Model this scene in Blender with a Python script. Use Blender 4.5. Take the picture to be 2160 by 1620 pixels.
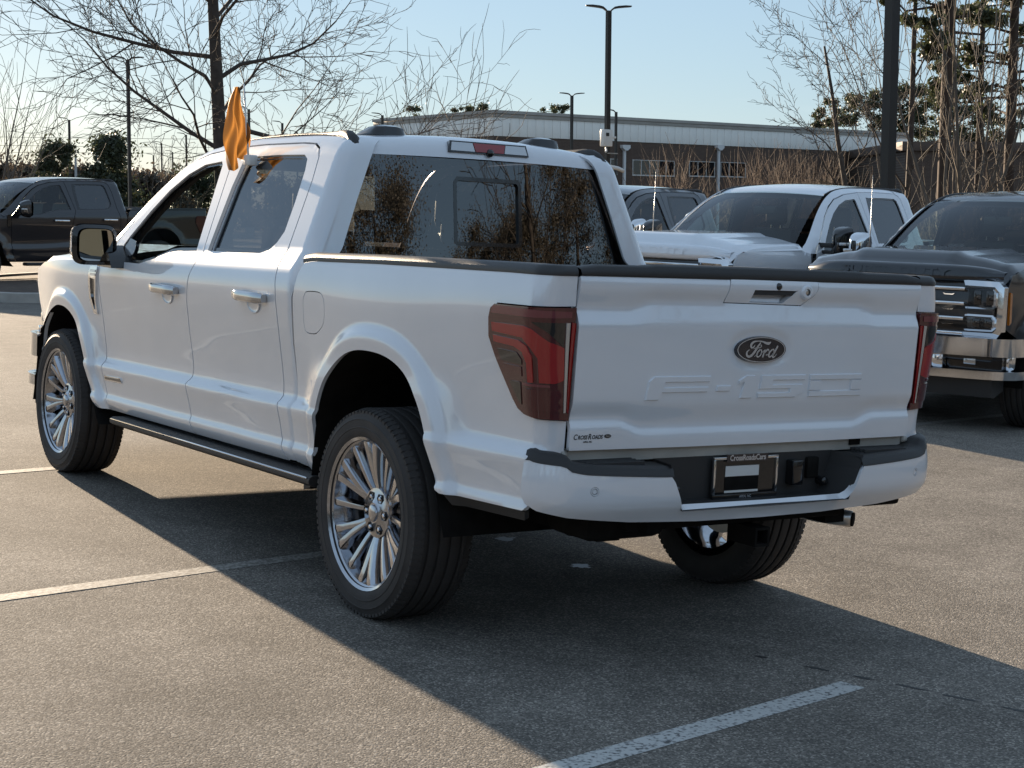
import bpy, bmesh, math, random
import numpy as np
from mathutils import Vector, Matrix
from mathutils.geometry import delaunay_2d_cdt

random.seed(7)
RNG = np.random.default_rng(7)
scene = bpy.context.scene
for o in list(bpy.data.objects):
    bpy.data.objects.remove(o, do_unlink=True)
COL = scene.collection

# ---------------------------------------------------------------- camera
# "Lot frame": origin on the asphalt under the main truck's rear axle, y = the way that truck points,
# x = its right. The lot falls about 2.5 degrees towards the camera's right, so the lot frame is
# turned into the (plumb) world by LOT.
CAM_LOT = np.array([-4.0342, -5.5672, 1.5777])
YAW, PITCH = math.radians(33.679), math.radians(-5.754)
ROLL_LOT, ROLL_WORLD = math.radians(2.867), math.radians(0.333)
FPX = 3474.0

def axes(roll):
    f = np.array([math.sin(YAW) * math.cos(PITCH), math.cos(YAW) * math.cos(PITCH), math.sin(PITCH)])
    r = np.array([math.cos(YAW), -math.sin(YAW), 0.0])
    u = np.cross(r, f)
    c, s = math.cos(roll), math.sin(roll)
    return np.stack([c * r + s * u, -s * r + c * u, f], 1)

A_lot, A_w = axes(ROLL_LOT), axes(ROLL_WORLD)
LOT = A_w @ A_lot.T
CAM_W = LOT @ CAM_LOT
cam_data = bpy.data.cameras.new('camera')
cam = bpy.data.objects.new('camera', cam_data)
COL.objects.link(cam)
m = np.eye(4)
m[:3, 0], m[:3, 1], m[:3, 2], m[:3, 3] = A_w[:, 0], A_w[:, 1], -A_w[:, 2], CAM_W
cam.matrix_world = Matrix(m.tolist())
cam_data.sensor_fit = 'HORIZONTAL'
cam_data.sensor_width = 36.0
cam_data.lens = 36.0 * FPX / 2160.0
cam_data.clip_start, cam_data.clip_end = 0.1, 6000.0
scene.camera = cam

# ---------------------------------------------------------------- light
SUN_AZ = math.radians(4.0)        # from the lot's +y towards +x
SUN_EL = math.radians(10.3)
SUN_DIR = np.array([math.sin(SUN_AZ) * math.cos(SUN_EL), math.cos(SUN_AZ) * math.cos(SUN_EL), math.sin(SUN_EL)])
world = bpy.data.worlds.new('World')
scene.world = world
world.use_nodes = True
wn, wl = world.node_tree.nodes, world.node_tree.links
wn.clear()
w_out = wn.new('ShaderNodeOutputWorld')
w_bg = wn.new('ShaderNodeBackground')
w_sky = wn.new('ShaderNodeTexSky')
w_sky.sky_type = 'NISHITA'
w_sky.sun_disc = False
w_sky.sun_elevation = SUN_EL
w_sky.sun_rotation = SUN_AZ
w_sky.altitude = 100
w_sky.air_density = 1.0
w_sky.dust_density = 0.22
w_sky.ozone_density = 2.6
# thin bands of high cloud near the horizon
w_tc = wn.new('ShaderNodeTexCoord')
w_map = wn.new('ShaderNodeMapping')
w_map.inputs['Scale'].default_value = (1.2, 1.2, 11.0)
w_map.inputs['Location'].default_value = (0.3, 0.9, 0.15)
w_noise = wn.new('ShaderNodeTexNoise')
w_noise.inputs['Scale'].default_value = 2.6
w_noise.inputs['Detail'].default_value = 5.0
w_noise.inputs['Roughness'].default_value = 0.55
w_ramp = wn.new('ShaderNodeValToRGB')
w_ramp.color_ramp.elements[0].position = 0.55
w_ramp.color_ramp.elements[1].position = 0.68
w_ramp.color_ramp.elements[1].color = (0.5, 0.5, 0.5, 1)
w_mix = wn.new('ShaderNodeMix')
w_mix.data_type = 'RGBA'
w_mix.blend_type = 'ADD'
w_mix.inputs['B'].default_value = (3.2, 2.6, 2.1, 1)
wl.new(w_tc.outputs['Generated'], w_map.inputs['Vector'])
wl.new(w_map.outputs['Vector'], w_noise.inputs['Vector'])
wl.new(w_noise.outputs['Fac'], w_ramp.inputs['Fac'])
wl.new(w_ramp.outputs['Color'], w_mix.inputs['Factor'])
wl.new(w_sky.outputs['Color'], w_mix.inputs['A'])
# an even veil of thin haze over the whole sky, added to lift shade
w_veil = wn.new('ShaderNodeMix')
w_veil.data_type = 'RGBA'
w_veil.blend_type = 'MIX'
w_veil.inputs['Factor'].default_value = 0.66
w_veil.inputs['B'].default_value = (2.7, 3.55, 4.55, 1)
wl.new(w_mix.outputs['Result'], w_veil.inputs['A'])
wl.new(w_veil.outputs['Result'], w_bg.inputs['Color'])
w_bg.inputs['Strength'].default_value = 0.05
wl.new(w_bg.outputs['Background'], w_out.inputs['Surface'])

sun_data = bpy.data.lights.new('sun', 'SUN')
sun_data.energy = 5.0
sun_data.angle = math.radians(0.53)
sun_data.color = (1.0, 0.80, 0.58)
sun = bpy.data.objects.new('sun', sun_data)
COL.objects.link(sun)
sun.rotation_euler = Vector((-SUN_DIR).tolist()).to_track_quat('-Z', 'Y').to_euler()
sun.location = (0, 40, 30)

scene.view_settings.view_transform = 'Standard'
scene.view_settings.look = 'None'
scene.view_settings.exposure = 1.74
scene.view_settings.gamma = 1.0
scene.view_settings.use_curve_mapping = False

# ---------------------------------------------------------------- helpers
def lot(x, y, z=0.0):
    return LOT @ np.array([x, y, z], float)

_n = LOT @ np.array([0, 0, 1.0])
GRAD = np.array([-_n[0] / _n[2], -_n[1] / _n[2]])
GLEN = float(np.linalg.norm(GRAD))
GL = 8.0

def ground_z(x, y):
    t = (np.asarray(x) * GRAD[0] + np.asarray(y) * GRAD[1]) / GLEN
    return GLEN * GL * np.tanh(t / GL)

def ground_frame(x, y, heading):
    """matrix of a thing standing on the lot at world (x,y), its local +y along heading (radians from +y to +x)"""
    e = 0.4
    n = np.array([-(ground_z(x + e, y) - ground_z(x - e, y)) / (2 * e), -(ground_z(x, y + e) - ground_z(x, y - e)) / (2 * e), 1.0])
    n /= np.linalg.norm(n)
    fw = np.array([math.sin(heading), math.cos(heading), 0.0])
    rt = np.cross(fw, n); rt /= np.linalg.norm(rt)
    fw = np.cross(n, rt)
    mm = np.eye(4)
    mm[:3, 0], mm[:3, 1], mm[:3, 2], mm[:3, 3] = rt, fw, n, (x, y, float(ground_z(x, y)))
    return Matrix(mm.tolist())

def mk(name, verts, faces, mat, parent=None, smooth=True, kind=None):
    me = bpy.data.meshes.new(name)
    if isinstance(faces, np.ndarray):
        nv, (nf, k) = len(verts), faces.shape
        me.vertices.add(nv); me.loops.add(nf * k); me.polygons.add(nf)
        me.vertices.foreach_set('co', np.ascontiguousarray(verts, np.float32).ravel())
        me.loops.foreach_set('vertex_index', faces.astype(np.int32).ravel())
        me.polygons.foreach_set('loop_start', np.arange(0, nf * k, k, dtype=np.int32))
        me.update(calc_edges=True)
    else:
        me.from_pydata([tuple(map(float, v)) for v in verts], [], [tuple(map(int, f)) for f in faces])
    if smooth:
        me.polygons.foreach_set('use_smooth', [True] * len(me.polygons))
    me.materials.append(mat)
    me.update()
    o = bpy.data.objects.new(name, me)
    COL.objects.link(o)
    if parent is not None:
        o.parent = parent
    if kind:
        o['kind'] = kind
    return o

def empty(name, matrix=None, parent=None):
    o = bpy.data.objects.new(name, None)
    COL.objects.link(o)
    o.empty_display_size = 0.3
    if matrix is not None:
        o.matrix_world = matrix
    if parent is not None:
        o.parent = parent
    return o

def tag(o, label, cat, group=None):
    o['label'] = label
    o['category'] = cat
    if group:
        o['group'] = group
    return o

class MB:
    """collects simple shapes into one mesh"""
    def __init__(s):
        s.v, s.f = [], []
    def add(s, v, f):
        n = len(s.v)
        s.v.extend([tuple(p) for p in v]); s.f.extend([tuple(i + n for i in q) for q in f])
        return s
    def box(s, x0, x1, y0, y1, z0, z1, b=0.0):
        if b <= 0:
            v = [(x, y, z) for z in (z0, z1) for y in (y0, y1) for x in (x0, x1)]
            return s.add(v, [(0, 2, 3, 1), (4, 5, 7, 6), (0, 1, 5, 4), (1, 3, 7, 5), (3, 2, 6, 7), (2, 0, 4, 6)])
        bm = bmesh.new()
        r = bmesh.ops.create_cube(bm, size=1.0)
        for q in bm.verts:
            q.co = Vector(((x0 + x1) / 2 + q.co.x * (x1 - x0), (y0 + y1) / 2 + q.co.y * (y1 - y0), (z0 + z1) / 2 + q.co.z * (z1 - z0)))
        bmesh.ops.bevel(bm, geom=bm.edges[:], offset=b, segments=2, affect='EDGES', profile=0.5)
        bm.verts.index_update()
        s.add([q.co[:] for q in bm.verts], [[q.index for q in f.verts] for f in bm.faces])
        bm.free()
        return s
    def tube(s, pts, rad, n=8, caps=True):
        pts = [np.array(p, float) for p in pts]
        rad = rad if hasattr(rad, '__len__') else [rad] * len(pts)
        base = len(s.v)
        up = None
        for i, p in enumerate(pts):
            d = pts[min(i + 1, len(pts) - 1)] - pts[max(i - 1, 0)]
            d = d / (np.linalg.norm(d) + 1e-12)
            if up is None:
                a = np.array([0, 0, 1.0]) if abs(d[2]) < 0.9 else np.array([1.0, 0, 0])
                up = np.cross(d, a)
            up = up - d * np.dot(up, d)
            up /= (np.linalg.norm(up) + 1e-12)
            w = np.cross(d, up)
            for k in range(n):
                t = 2 * math.pi * k / n
                s.v.append(tuple(p + rad[i] * (math.cos(t) * up + math.sin(t) * w)))
        for i in range(len(pts) - 1):
            for k in range(n):
                a, b = base + i * n + k, base + i * n + (k + 1) % n
                s.f.append((a, b, b + n, a + n))
        if caps:
            s.f.append(tuple(base + k for k in range(n))[::-1])
            s.f.append(tuple(base + (len(pts) - 1) * n + k for k in range(n)))
        return s
    def prism(s, poly, axis, a, b):
        """poly: 2D outline; extruded along axis (0,1,2) from a to b"""
        n = len(poly); base = len(s.v)
        for c in (a, b):
            for p in poly:
                q = list(p); q.insert(axis, c); s.v.append(tuple(q))
        s.f.append(tuple(base + i for i in range(n))[::-1]); s.f.append(tuple(base + n + i for i in range(n)))
        for i in range(n):
            j = (i + 1) % n
            s.f.append((base + i, base + j, base + n + j, base + n + i))
        return s
    def lathe(s, prof, n=32, axis=0, close=False):
        """prof: (radius, along-axis) pairs turned about the axis"""
        base = len(s.v); k = len(prof)
        for i in range(n):
            t = 2 * math.pi * i / n
            for r, h in prof:
                p = [r * math.cos(t), r * math.sin(t)]; p.insert(axis, h); s.v.append(tuple(p))
        for i in range(n):
            j = (i + 1) % n
            for q in range(k - (0 if close else 1)):
                q2 = (q + 1) % k
                s.f.append((base + i * k + q, base + j * k + q, base + j * k + q2, base + i * k + q2))
        return s
    def build(s, name, mat, parent=None, smooth=False, kind=None, fix=True, auto=None):
        o = mk(name, s.v, s.f, mat, parent, smooth, kind)
        if fix:
            bm = bmesh.new(); bm.from_mesh(o.data)
            bmesh.ops.recalc_face_normals(bm, faces=bm.faces[:])
            bm.to_mesh(o.data); bm.free()
        if auto is not None:
            o.data.polygons.foreach_set('use_smooth', [True] * len(o.data.polygons))
            o.data.set_sharp_from_angle(angle=math.radians(auto))
        return o

def catmull(pts, per=6, closed=False):
    P = np.array(pts, float); n = len(P); out = []
    rng = range(n if closed else n - 1)
    for i in rng:
        p0 = P[(i - 1) % n] if closed or i > 0 else 2 * P[0] - P[1]
        p1, p2 = P[i], P[(i + 1) % n]
        p3 = P[(i + 2) % n] if closed or i < n - 2 else 2 * P[-1] - P[-2]
        for t in np.linspace(0, 1, per, endpoint=False):
            out.append(0.5 * (2 * p1 + (p2 - p0) * t + (2 * p0 - 5 * p1 + 4 * p2 - p3) * t * t + (3 * p1 - p0 - 3 * p2 + p3) * t ** 3))
    if not closed:
        out.append(P[-1])
    return np.array(out)

def densify(P, step, closed=True):
    P = np.array(P, float); out = []
    n = len(P)
    for i in range(n if closed else n - 1):
        a, b = P[i], P[(i + 1) % n]
        k = max(1, int(math.ceil(np.linalg.norm(b - a) / step)))
        for t in range(k):
            out.append(a + (b - a) * t / k)
    if not closed:
        out.append(P[-1])
    return np.array(out)

def clean(P, eps=1e-4):
    out = [P[0]]
    for p in P[1:]:
        if np.linalg.norm(p - out[-1]) > eps:
            out.append(p)
    if np.linalg.norm(out[0] - out[-1]) < eps:
        out.pop()
    return np.array(out)

def inside(P, poly):
    x, y = P[:, 0], P[:, 1]; r = np.zeros(len(P), bool)
    n = len(poly)
    for i in range(n):
        x1, y1 = poly[i]; x2, y2 = poly[(i + 1) % n]
        if y1 == y2:
            continue
        c = ((y1 > y) != (y2 > y)) & (x < (x2 - x1) * (y - y1) / (y2 - y1) + x1)
        r ^= c
    return r

def pdist(P, line):
    """distance of points P from a polyline"""
    P = np.asarray(P, float); best = np.full(len(P), 1e9)
    for a, b in zip(line[:-1], line[1:]):
        d = b - a; L = d @ d
        t = np.clip(((P - a) @ d) / (L + 1e-15), 0, 1)
        best = np.minimum(best, np.linalg.norm(P - (a + t[:, None] * d), axis=1))
    return best

def smooth01(a, b, x):
    t = np.clip((x - a) / (b - a), 0, 1)
    return t * t * (3 - 2 * t)

def offset_poly(poly, d):
    """move a polygon's edges inwards by d (outwards when negative)"""
    P = np.array(poly, float); n = len(P)
    A = 0.5 * sum(P[i][0] * P[(i + 1) % n][1] - P[(i + 1) % n][0] * P[i][1] for i in range(n))
    sg = 1 if A > 0 else -1
    out = []
    for i in range(n):
        a, b, c = P[i - 1], P[i], P[(i + 1) % n]
        e1 = (b - a) / (np.linalg.norm(b - a) + 1e-12); e2 = (c - b) / (np.linalg.norm(c - b) + 1e-12)
        n1 = np.array([-e1[1], e1[0]]) * sg; n2 = np.array([-e2[1], e2[0]]) * sg
        q = n1 + n2; L = q @ q
        q = q * (2.0 / L) if L > 0.2 else n1
        out.append(b + q * d)
    return np.array(out)

def cdt(outer, holes, step, jitter=0.0):
    loops = [clean(densify(outer, step))] + [clean(densify(h, step)) for h in holes]
    V = np.concatenate(loops); E = []; k = 0
    for L in loops:
        n = len(L); E += [(k + i, k + (i + 1) % n) for i in range(n)]; k += n
    lo, hi = loops[0].min(0), loops[0].max(0)
    gx = np.arange(lo[0] + step * .5, hi[0], step); gy = np.arange(lo[1] + step * .5, hi[1], step)
    if len(gx) and len(gy):
        G = np.array([(x + (step * .5 if j % 2 else 0), y) for j, y in enumerate(gy) for x in gx])
        ok = inside(G, loops[0])
        for h in loops[1:]:
            ok &= ~inside(G, h)
        G = G[ok]
        for L in loops:
            if len(G):
                G = G[pdist(G, np.vstack([L, L[:1]])) > step * .45]
        if len(G):
            V = np.concatenate([V, G])
    r = delaunay_2d_cdt([Vector((float(a), float(b))) for a, b in V], E, [], 0, 1e-7)
    v2 = np.array([(p.x, p.y) for p in r[0]]); F = np.array([f[:] for f in r[2] if len(f) == 3])
    c = v2[F].mean(1)
    ok = inside(c, loops[0])
    for h in loops[1:]:
        ok &= ~inside(c, h)
    F = F[ok]
    a, b, cc = v2[F[:, 0]], v2[F[:, 1]], v2[F[:, 2]]
    ar = (b[:, 0] - a[:, 0]) * (cc[:, 1] - a[:, 1]) - (b[:, 1] - a[:, 1]) * (cc[:, 0] - a[:, 0])
    lng = np.max(np.stack([np.linalg.norm(b - a, axis=1), np.linalg.norm(cc - b, axis=1), np.linalg.norm(a - cc, axis=1)]), axis=0)
    ok = np.abs(ar) / (lng + 1e-12) > .04 * step        # no slivers along the edges
    F, ar = F[ok], ar[ok]
    F[ar < 0] = F[ar < 0][:, ::-1]
    return v2, F

def panel(name, outer, surf, mat, parent, holes=(), step=0.03, lip=0.015, mirror=False, out=(-1, 0, 0), kind=None, fold=0.0):
    """a sheet over a 2D outline, put in space by surf(u,v)->(n,3); its edges are turned in by lip"""
    v2, F = cdt(outer, list(holes), step)
    P = surf(v2[:, 0], v2[:, 1])
    out = np.array(out, float)
    nn = np.cross(P[F[:, 1]] - P[F[:, 0]], P[F[:, 2]] - P[F[:, 0]]).sum(0)
    if nn @ out < 0:
        F = F[:, ::-1]
    verts = [tuple(p) for p in P]; faces = [tuple(f) for f in F]
    if lip > 0:
        cnt = {}
        for f in faces:
            for i in range(3):
                cnt[(f[i], f[(i + 1) % 3])] = 1
        bd = [(a, b) for a, b in cnt if (b, a) not in cnt]
        # vertex normals for turning the edge in
        vn = np.zeros_like(P)
        fn = np.cross(P[F[:, 1]] - P[F[:, 0]], P[F[:, 2]] - P[F[:, 0]])
        for i in range(3):
            np.add.at(vn, F[:, i], fn)
        vn /= (np.linalg.norm(vn, axis=1)[:, None] + 1e-12)
        m1, m2 = {}, {}
        for a, b in bd:
            for q in (a, b):
                if q not in m1:
                    m1[q] = len(verts); verts.append(tuple(P[q]))
                    m2[q] = len(verts); verts.append(tuple(P[q] - vn[q] * lip))
            faces.append((m1[b], m1[a], m2[a], m2[b]))
    if mirror:
        verts = [(-x, y, z) for x, y, z in verts]; faces = [tuple(reversed(f)) for f in faces]
    return mk(name, verts, faces, mat, parent, True, kind)

def grid(name, P, mat, parent, out, closed=False, smooth=True):
    """P: (n,m,3) array of points"""
    n, mm_ = P.shape[:2]
    V = P.reshape(-1, 3)
    F = [(i * mm_ + j, (i + 1) * mm_ + j, (i + 1) * mm_ + j + 1, i * mm_ + j + 1) for i in range(n - 1) for j in range(mm_ - 1)]
    a, b, c = V[[f[0] for f in F]], V[[f[1] for f in F]], V[[f[2] for f in F]]
    if (np.cross(b - a, c - a).sum(0)) @ np.array(out, float) < 0:
        F = [f[::-1] for f in F]
    return mk(name, V, F, mat, parent, smooth)

def text_geo(body, size=1.0, shear=0.0, bold=0.0):
    cu = bpy.data.curves.new('t', 'FONT'); cu.body = body; cu.size = size; cu.align_x = 'CENTER'; cu.align_y = 'CENTER'
    cu.shear = shear; cu.offset = bold; cu.resolution_u = 3
    o = bpy.data.objects.new('t', cu); COL.objects.link(o)
    dg = bpy.context.evaluated_depsgraph_get(); dg.update()
    me = bpy.data.meshes.new_from_object(o.evaluated_get(dg))
    v = np.array([q.co[:] for q in me.vertices]).reshape(-1, 3); f = [tuple(p.vertices) for p in me.polygons]
    bpy.data.objects.remove(o); bpy.data.curves.remove(cu); bpy.data.meshes.remove(me)
    return v, f

def stroke(mb, pts, wid, plane, per=5):
    """a flat brush stroke of changing width; plane(x,z)->3D"""
    w = wid if hasattr(wid, '__len__') else [wid] * len(pts)
    P = catmull([(p[0], p[1], q) for p, q in zip(pts, w)], per)
    d = np.gradient(P[:, :2], axis=0); d /= (np.linalg.norm(d, axis=1)[:, None] + 1e-9)
    nrm = np.stack([-d[:, 1], d[:, 0]], 1)
    a = P[:, :2] + nrm * P[:, 2:3] / 2; b = P[:, :2] - nrm * P[:, 2:3] / 2
    n = len(P); V = []
    for i in range(n):
        V += [plane(*a[i]), plane(*b[i])]
    mb.add(V, [(2 * i, 2 * i + 1, 2 * i + 3, 2 * i + 2) for i in range(n - 1)])

def sweep(plan, section, closed=True):
    """a bar along a plan line (x,y); section = (how far out, z) pairs round the bar"""
    P = np.array(plan, float); d = np.gradient(P, axis=0); d /= (np.linalg.norm(d, axis=1)[:, None] + 1e-9)
    nr = np.stack([-d[:, 1], d[:, 0]], 1)
    n = len(section); mb = MB()
    V = [(p[0] + q[0] * o, p[1] + q[1] * o, z) for p, q in zip(P, nr) for o, z in section]
    F = [(i * n + j, i * n + (j + 1) % n, (i + 1) * n + (j + 1) % n, (i + 1) * n + j) for i in range(len(P) - 1) for j in range(n)] + [tuple(range(n)), tuple((len(P) - 1) * n + j for j in range(n))]
    return mb.add(V, F)

# ---------------------------------------------------------------- materials
def nodes_of(name):
    m_ = bpy.data.materials.new(name); m_.use_nodes = True
    nt = m_.node_tree
    return m_, nt, nt.nodes['Principled BSDF']

def mat(name, col, rough=0.5, metal=0.0, coat=0.0, coat_rough=0.03, spec=0.5, alpha=1.0, trans=0.0, ior=1.5,
        noise=0.0, nscale=20.0, bump=0.0, bscale=80.0, emit=None):
    m_, nt, b = nodes_of(name)
    b.inputs['Base Color'].default_value = (*col, 1)
    b.inputs['Roughness'].default_value = rough
    b.inputs['Metallic'].default_value = metal
    b.inputs['Coat Weight'].default_value = coat
    b.inputs['Coat Roughness'].default_value = coat_rough
    b.inputs['Specular IOR Level'].default_value = spec
    b.inputs['Transmission Weight'].default_value = trans
    b.inputs['IOR'].default_value = ior
    b.inputs['Alpha'].default_value = alpha
    if noise > 0 or bump > 0:
        tc = nt.nodes.new('ShaderNodeTexCoord')
    if noise > 0:
        n_ = nt.nodes.new('ShaderNodeTexNoise'); n_.inputs['Scale'].default_value = nscale; n_.inputs['Detail'].default_value = 6
        nt.links.new(tc.outputs['Object'], n_.inputs['Vector'])
        mr = nt.nodes.new('ShaderNodeMapRange'); mr.inputs['To Min'].default_value = 1 - noise; mr.inputs['To Max'].default_value = 1 + noise
        mr.inputs['From Min'].default_value = 0.25; mr.inputs['From Max'].default_value = 0.75
        nt.links.new(n_.outputs['Fac'], mr.inputs['Value'])
        mx = nt.nodes.new('ShaderNodeMix'); mx.data_type = 'RGBA'; mx.blend_type = 'MULTIPLY'; mx.inputs['Factor'].default_value = 1
        mx.inputs['A'].default_value = (*col, 1)
        nt.links.new(mr.outputs['Result'], mx.inputs['B'])
        nt.links.new(mx.outputs['Result'], b.inputs['Base Color'])
    if bump > 0:
        n2 = nt.nodes.new('ShaderNodeTexNoise'); n2.inputs['Scale'].default_value = bscale; n2.inputs['Detail'].default_value = 4
        nt.links.new(tc.outputs['Object'], n2.inputs['Vector'])
        bp_ = nt.nodes.new('ShaderNodeBump'); bp_.inputs['Strength'].default_value = bump; bp_.inputs['Distance'].default_value = 0.01
        nt.links.new(n2.outputs['Fac'], bp_.inputs['Height'])
        nt.links.new(bp_.outputs['Normal'], b.inputs['Normal'])
    if emit:
        b.inputs['Emission Color'].default_value = (*emit[0], 1); b.inputs['Emission Strength'].default_value = emit[1]
    return m_

def paint(name, col, rough=0.35, dust=0.03, metal=0.0, coat_ior=1.5):
    """clear-coated car paint with a faint film of dust"""
    m_ = mat(name, col, rough, metal, 1.0, 0.025, 0.5, noise=dust, nscale=3.0)
    m_.node_tree.nodes['Principled BSDF'].inputs['Coat IOR'].default_value = coat_ior
    return m_

def glass_tint(name, tint, refl_rough=0.0, ior=1.62):
    """tinted car glass: a thin sheet, part see-through, part mirror"""
    m_, nt, b = nodes_of(name)
    nt.nodes.remove(b)
    o_ = nt.nodes['Material Output']
    t = nt.nodes.new('ShaderNodeBsdfTransparent'); t.inputs['Color'].default_value = (*tint, 1)
    g = nt.nodes.new('ShaderNodeBsdfGlossy'); g.inputs['Roughness'].default_value = refl_rough; g.inputs['Color'].default_value = (0.95, 0.97, 1, 1)
    fr = nt.nodes.new('ShaderNodeFresnel')
    ge = nt.nodes.new('ShaderNodeNewGeometry'); mi = nt.nodes.new('ShaderNodeMapRange')      # same mirror share from either side of the thin sheet
    mi.inputs['To Min'].default_value = ior; mi.inputs['To Max'].default_value = 1 / ior
    nt.links.new(ge.outputs['Backfacing'], mi.inputs['Value']); nt.links.new(mi.outputs['Result'], fr.inputs['IOR'])
    mx = nt.nodes.new('ShaderNodeMixShader')
    nt.links.new(fr.outputs['Fac'], mx.inputs['Fac']); nt.links.new(t.outputs[0], mx.inputs[1]); nt.links.new(g.outputs[0], mx.inputs[2])
    nt.links.new(mx.outputs[0], o_.inputs['Surface'])
    return m_

M = {}
M['white'] = paint('white_paint', (0.76, 0.785, 0.825), 0.3, coat_ior=2.0)
M['dark'] = paint('dark_blue_paint', (0.007, 0.009, 0.014), 0.3, dust=0.25)
M['grey'] = paint('charcoal_paint', (0.035, 0.04, 0.05), 0.3, dust=0.15)
M['black_paint'] = paint('black_paint', (0.011, 0.011, 0.015), 0.3, dust=0.2)
M['plastic'] = mat('black_plastic', (0.028, 0.027, 0.027), 0.55, bump=0.15, bscale=500)
M['rail'] = mat('rail_plastic', (0.035, 0.035, 0.036), 0.42, bump=0.1, bscale=500)
M['gloss_black'] = mat('gloss_black', (0.01, 0.01, 0.011), 0.12, coat=0.6)
M['rubber'] = mat('tyre_rubber', (0.042, 0.038, 0.036), 0.75, noise=0.25, nscale=9, bump=0.2, bscale=300)
M['chrome'] = mat('chrome', (0.75, 0.76, 0.78), 0.07, 1.0)
M['wheel'] = mat('dark_chrome', (0.47, 0.48, 0.51), 0.12, 1.0, noise=0.08, nscale=30)
M['steel'] = mat('dull_steel', (0.58, 0.56, 0.53), 0.3, 1.0, noise=0.15, nscale=25)
M['under'] = mat('underbody', (0.012, 0.011, 0.01), 0.9, noise=0.4, nscale=12, spec=0.1)
M['interior'] = mat('interior_trim', (0.03, 0.027, 0.025), 0.7)
M['seat'] = mat('seat_leather', (0.02, 0.018, 0.018), 0.5)
M['glass'] = glass_tint('clear_glass', (0.72, 0.80, 0.76))
M['privacy'] = glass_tint('privacy_glass', (0.13, 0.12, 0.12), ior=2.0)
M['handle'] = mat('handle_chrome', (0.50, 0.51, 0.53), 0.08, 1.0)
M['mirror'] = mat('mirror_glass', (0.55, 0.57, 0.56), 0.01, 1.0)
M['red'] = mat('red_lens', (0.33, 0.012, 0.014), 0.10, coat=1.0)
M['maroon'] = mat('maroon_lens', (0.075, 0.008, 0.011), 0.07, coat=1.0)
M['mauve'] = mat('rose_lens', (0.16, 0.03, 0.04), 0.1, coat=1.0)
M['smoke'] = mat('smoked_lens', (0.012, 0.010, 0.010), 0.06, coat=1.0)
M['clear'] = mat('clear_lens', (0.55, 0.55, 0.55), 0.1, 0.6, coat=1.0)
M['amber'] = mat('amber_lens', (0.5, 0.14, 0.01), 0.15, coat=1.0)
M['navy'] = mat('emblem_navy', (0.006, 0.007, 0.016), 0.12, coat=1.0)
M['silver'] = mat('emblem_silver', (0.62, 0.63, 0.65), 0.22, 0.6)
M['ink'] = mat('decal_ink', (0.015, 0.014, 0.014), 0.5)
M['white_plastic'] = mat('white_plastic', (0.7, 0.7, 0.68), 0.4)
M['sill'] = mat('box_sill', (0.42, 0.40, 0.36), 0.5, noise=0.15, nscale=8)
# ---------------------------------------------------------------- pickup truck surfaces (truck frame: y forward, rear axle at y=0)
def table(pts):
    P = catmull(sorted(pts), 12)
    return P[:, 0], P[:, 1]

T_CAB = table([(.36, .85), (.42, .885), (.46, .922), (.49, .942), (.515, .951), (.53, .952), (.545, .943), (.57, .942), (.63, .950), (.685, .961),
               (.703, .9605), (.710, .958), (.730, .936), (.737, .932), (.75, .930), (.80, .931), (.90, .944), (1.0, .959), (1.1, .973), (1.17, .980), (1.22, .979),
               (1.26, .971), (1.30, .956), (1.33, .936), (1.37, .915)])
T_BOX = table([(.36, .85), (.42, .885), (.46, .922), (.49, .942), (.515, .951), (.53, .952), (.545, .943), (.57, .942), (.63, .950), (.685, .961),
               (.703, .9605), (.710, .958), (.730, .936), (.737, .932), (.75, .930), (.80, .931), (.90, .942), (1.0, .955), (1.1, .967), (1.18, .974), (1.24, .972),
               (1.30, .962), (1.35, .948), (1.40, .930), (1.44, .91)])
def _arch(yc, z0, a, b_, n, zf, ff, zr, fr_, zend_f, zend_r):
    """wheel opening: a superellipse whose feet splay out; from front foot over the top to rear foot (or back to front)"""
    out = []
    for t in np.linspace(-.16, math.pi + .16, 1201):
        c, s_ = math.cos(t), math.sin(t)
        y = yc + a * math.copysign(abs(c) ** (2 / n), c) if s_ > 0 else yc + math.copysign(a, c)
        z = z0 + b_ * (max(0, s_) ** (2 / n)) + (s_ * .5 if s_ < 0 else 0)
        if c > 0 and z < zf: y += ff * ((zf - z) / .15) ** 1.4
        if c < 0 and z < zr: y -= fr_ * ((zr - z) / .15) ** 1.4
        out.append((y, z))
    P = np.array(out); L = np.concatenate([[0], np.cumsum(np.linalg.norm(np.diff(P, axis=0), axis=1))])
    q = np.linspace(0, L[-1], 84)
    return np.stack([np.interp(q, L, P[:, 0]), np.interp(q, L, P[:, 1])], 1)
ARCH_F = _arch(3.69, .43, .465, .525, 2.25, .56, .03, .60, .085, .43, .43)[::-1]
ARCH_R = _arch(-.005, .50, .480, .541, 2.4, .60, .012, .70, .040, .48, .56)
DITCH = catmull([(3.30, 1.21), (3.05, 1.385), (2.90, 1.505), (2.76, 1.615), (2.60, 1.72), (2.45, 1.795), (2.28, 1.85), (2.0, 1.885), (1.6, 1.903), (1.2, 1.908),
                 (.95, 1.902), (.80, 1.893), (.60, 1.885)], 5)

def rake(y, z):
    return z + .027 * (np.minimum(y, 3.1) - 1.86)

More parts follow.
